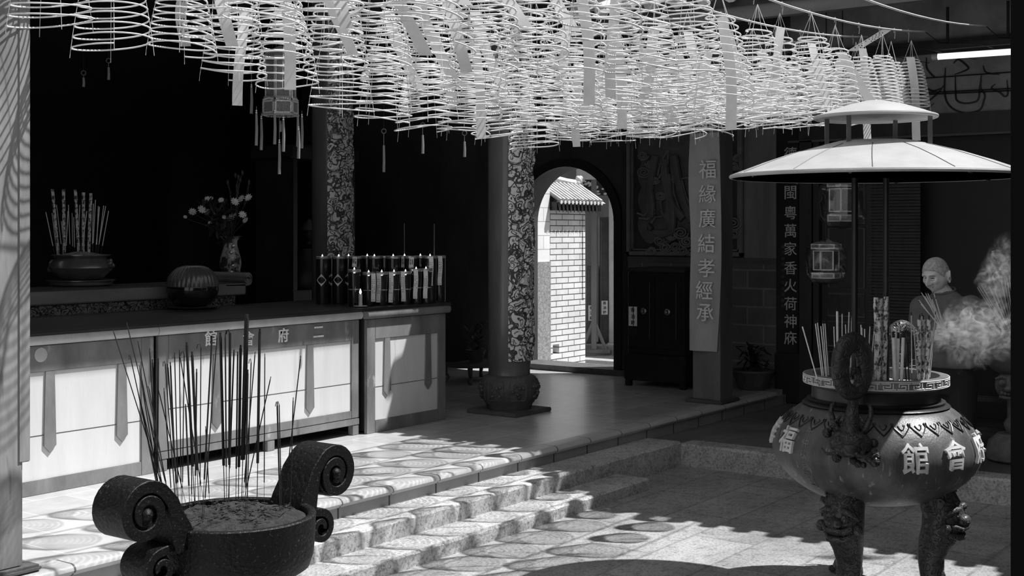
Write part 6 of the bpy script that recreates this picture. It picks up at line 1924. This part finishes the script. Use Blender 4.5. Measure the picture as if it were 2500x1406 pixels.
# ------------------------------------------------------------------ drifting smoke
def smoke(name, loc, sc, rot, dens, nscale, label, cat, seed, lo=.50, hi=.78):
    m = bpy.data.materials.new(name + '_haze'); m.use_nodes = True; nt = m.node_tree; nt.nodes.clear()
    N = nt.nodes.new
    o_ = N('ShaderNodeOutputMaterial')
    vol = N('ShaderNodeVolumePrincipled')
    vol.inputs['Color'].default_value = (.97, .97, .97, 1)
    vol.inputs['Anisotropy'].default_value = .1
    tc = N('ShaderNodeTexCoord')
    mpn = N('ShaderNodeMapping'); mpn.inputs['Location'].default_value = (seed, seed * 2, 0); mpn.inputs['Scale'].default_value = tuple(q / .30 for q in sc)
    nt.links.new(tc.outputs['Object'], mpn.inputs[0])
    def nz(sc_, det, dist):
        n = N('ShaderNodeTexNoise'); n.inputs['Scale'].default_value = sc_; n.inputs['Detail'].default_value = det; n.inputs['Distortion'].default_value = dist; n.inputs['Roughness'].default_value = .62
        nt.links.new(mpn.outputs[0], n.inputs[0]); return n
    big, fine_ = nz(nscale * .5, 4, 1.2), nz(nscale * 1.1, 6, 2.6)
    ln_ = N('ShaderNodeVectorMath'); ln_.operation = 'LENGTH'; nt.links.new(tc.outputs['Object'], ln_.inputs[0])
    fo = N('ShaderNodeMapRange'); fo.inputs['From Min'].default_value = .98; fo.inputs['From Max'].default_value = .0; fo.inputs['To Max'].default_value = 1
    nt.links.new(ln_.outputs['Value'], fo.inputs['Value'])
    # cloudy outline: soft body eaten away by broad noise, filaments from fine noise
    ad = N('ShaderNodeMath'); ad.operation = 'MULTIPLY_ADD'; ad.inputs[1].default_value = 1.0
    nt.links.new(fo.outputs[0], ad.inputs[0]); nt.links.new(big.outputs['Fac'], ad.inputs[2])
    body_ = N('ShaderNodeMapRange'); body_.inputs['From Min'].default_value = .78; body_.inputs['From Max'].default_value = 1.30
    nt.links.new(ad.outputs[0], body_.inputs['Value'])
    fil = N('ShaderNodeMapRange'); fil.inputs['From Min'].default_value = .47; fil.inputs['From Max'].default_value = .66; fil.inputs['To Min'].default_value = .10; fil.inputs['To Max'].default_value = 1.7
    nt.links.new(fine_.outputs['Fac'], fil.inputs['Value'])
    edge = N('ShaderNodeMapRange'); edge.inputs['From Min'].default_value = 1.0; edge.inputs['From Max'].default_value = .7
    nt.links.new(ln_.outputs['Value'], edge.inputs['Value'])
    mu = N('ShaderNodeMath'); mu.operation = 'MULTIPLY'; nt.links.new(body_.outputs[0], mu.inputs[0]); nt.links.new(fil.outputs[0], mu.inputs[1])
    m3 = N('ShaderNodeMath'); m3.operation = 'MULTIPLY'; nt.links.new(mu.outputs[0], m3.inputs[0]); nt.links.new(edge.outputs[0], m3.inputs[1])
    m2 = N('ShaderNodeMath'); m2.operation = 'MULTIPLY'; m2.inputs[1].default_value = dens; nt.links.new(m3.outputs[0], m2.inputs[0])
    nt.links.new(m2.outputs[0], vol.inputs['Density']); nt.links.new(vol.outputs[0], o_.inputs['Volume'])
    MATS[name + '_haze'] = m
    o = MB().sph((0, 0, 0), 1, 24, 14).build(name, name + '_haze')
    o.location = loc; o.scale = sc; o.rotation_euler = rot
    tag(o, label, cat, None, 'stuff')
    return o
smoke('incense_smoke', px(2380, 812, 7.55), (.40, .13, .30), (0, -.35, CAM_RZ), 13.0, 3.4, 'white incense smoke swirling before the man\'s forearm', 'smoke', 3.1)
smoke('incense_smoke', px(2437, 670, 7.65), (.17, .13, .36), (0, .25, CAM_RZ), 6.0, 3.2, 'thin smoke plume rising beside the picture edge above the lotus burner', 'smoke', 5.7)
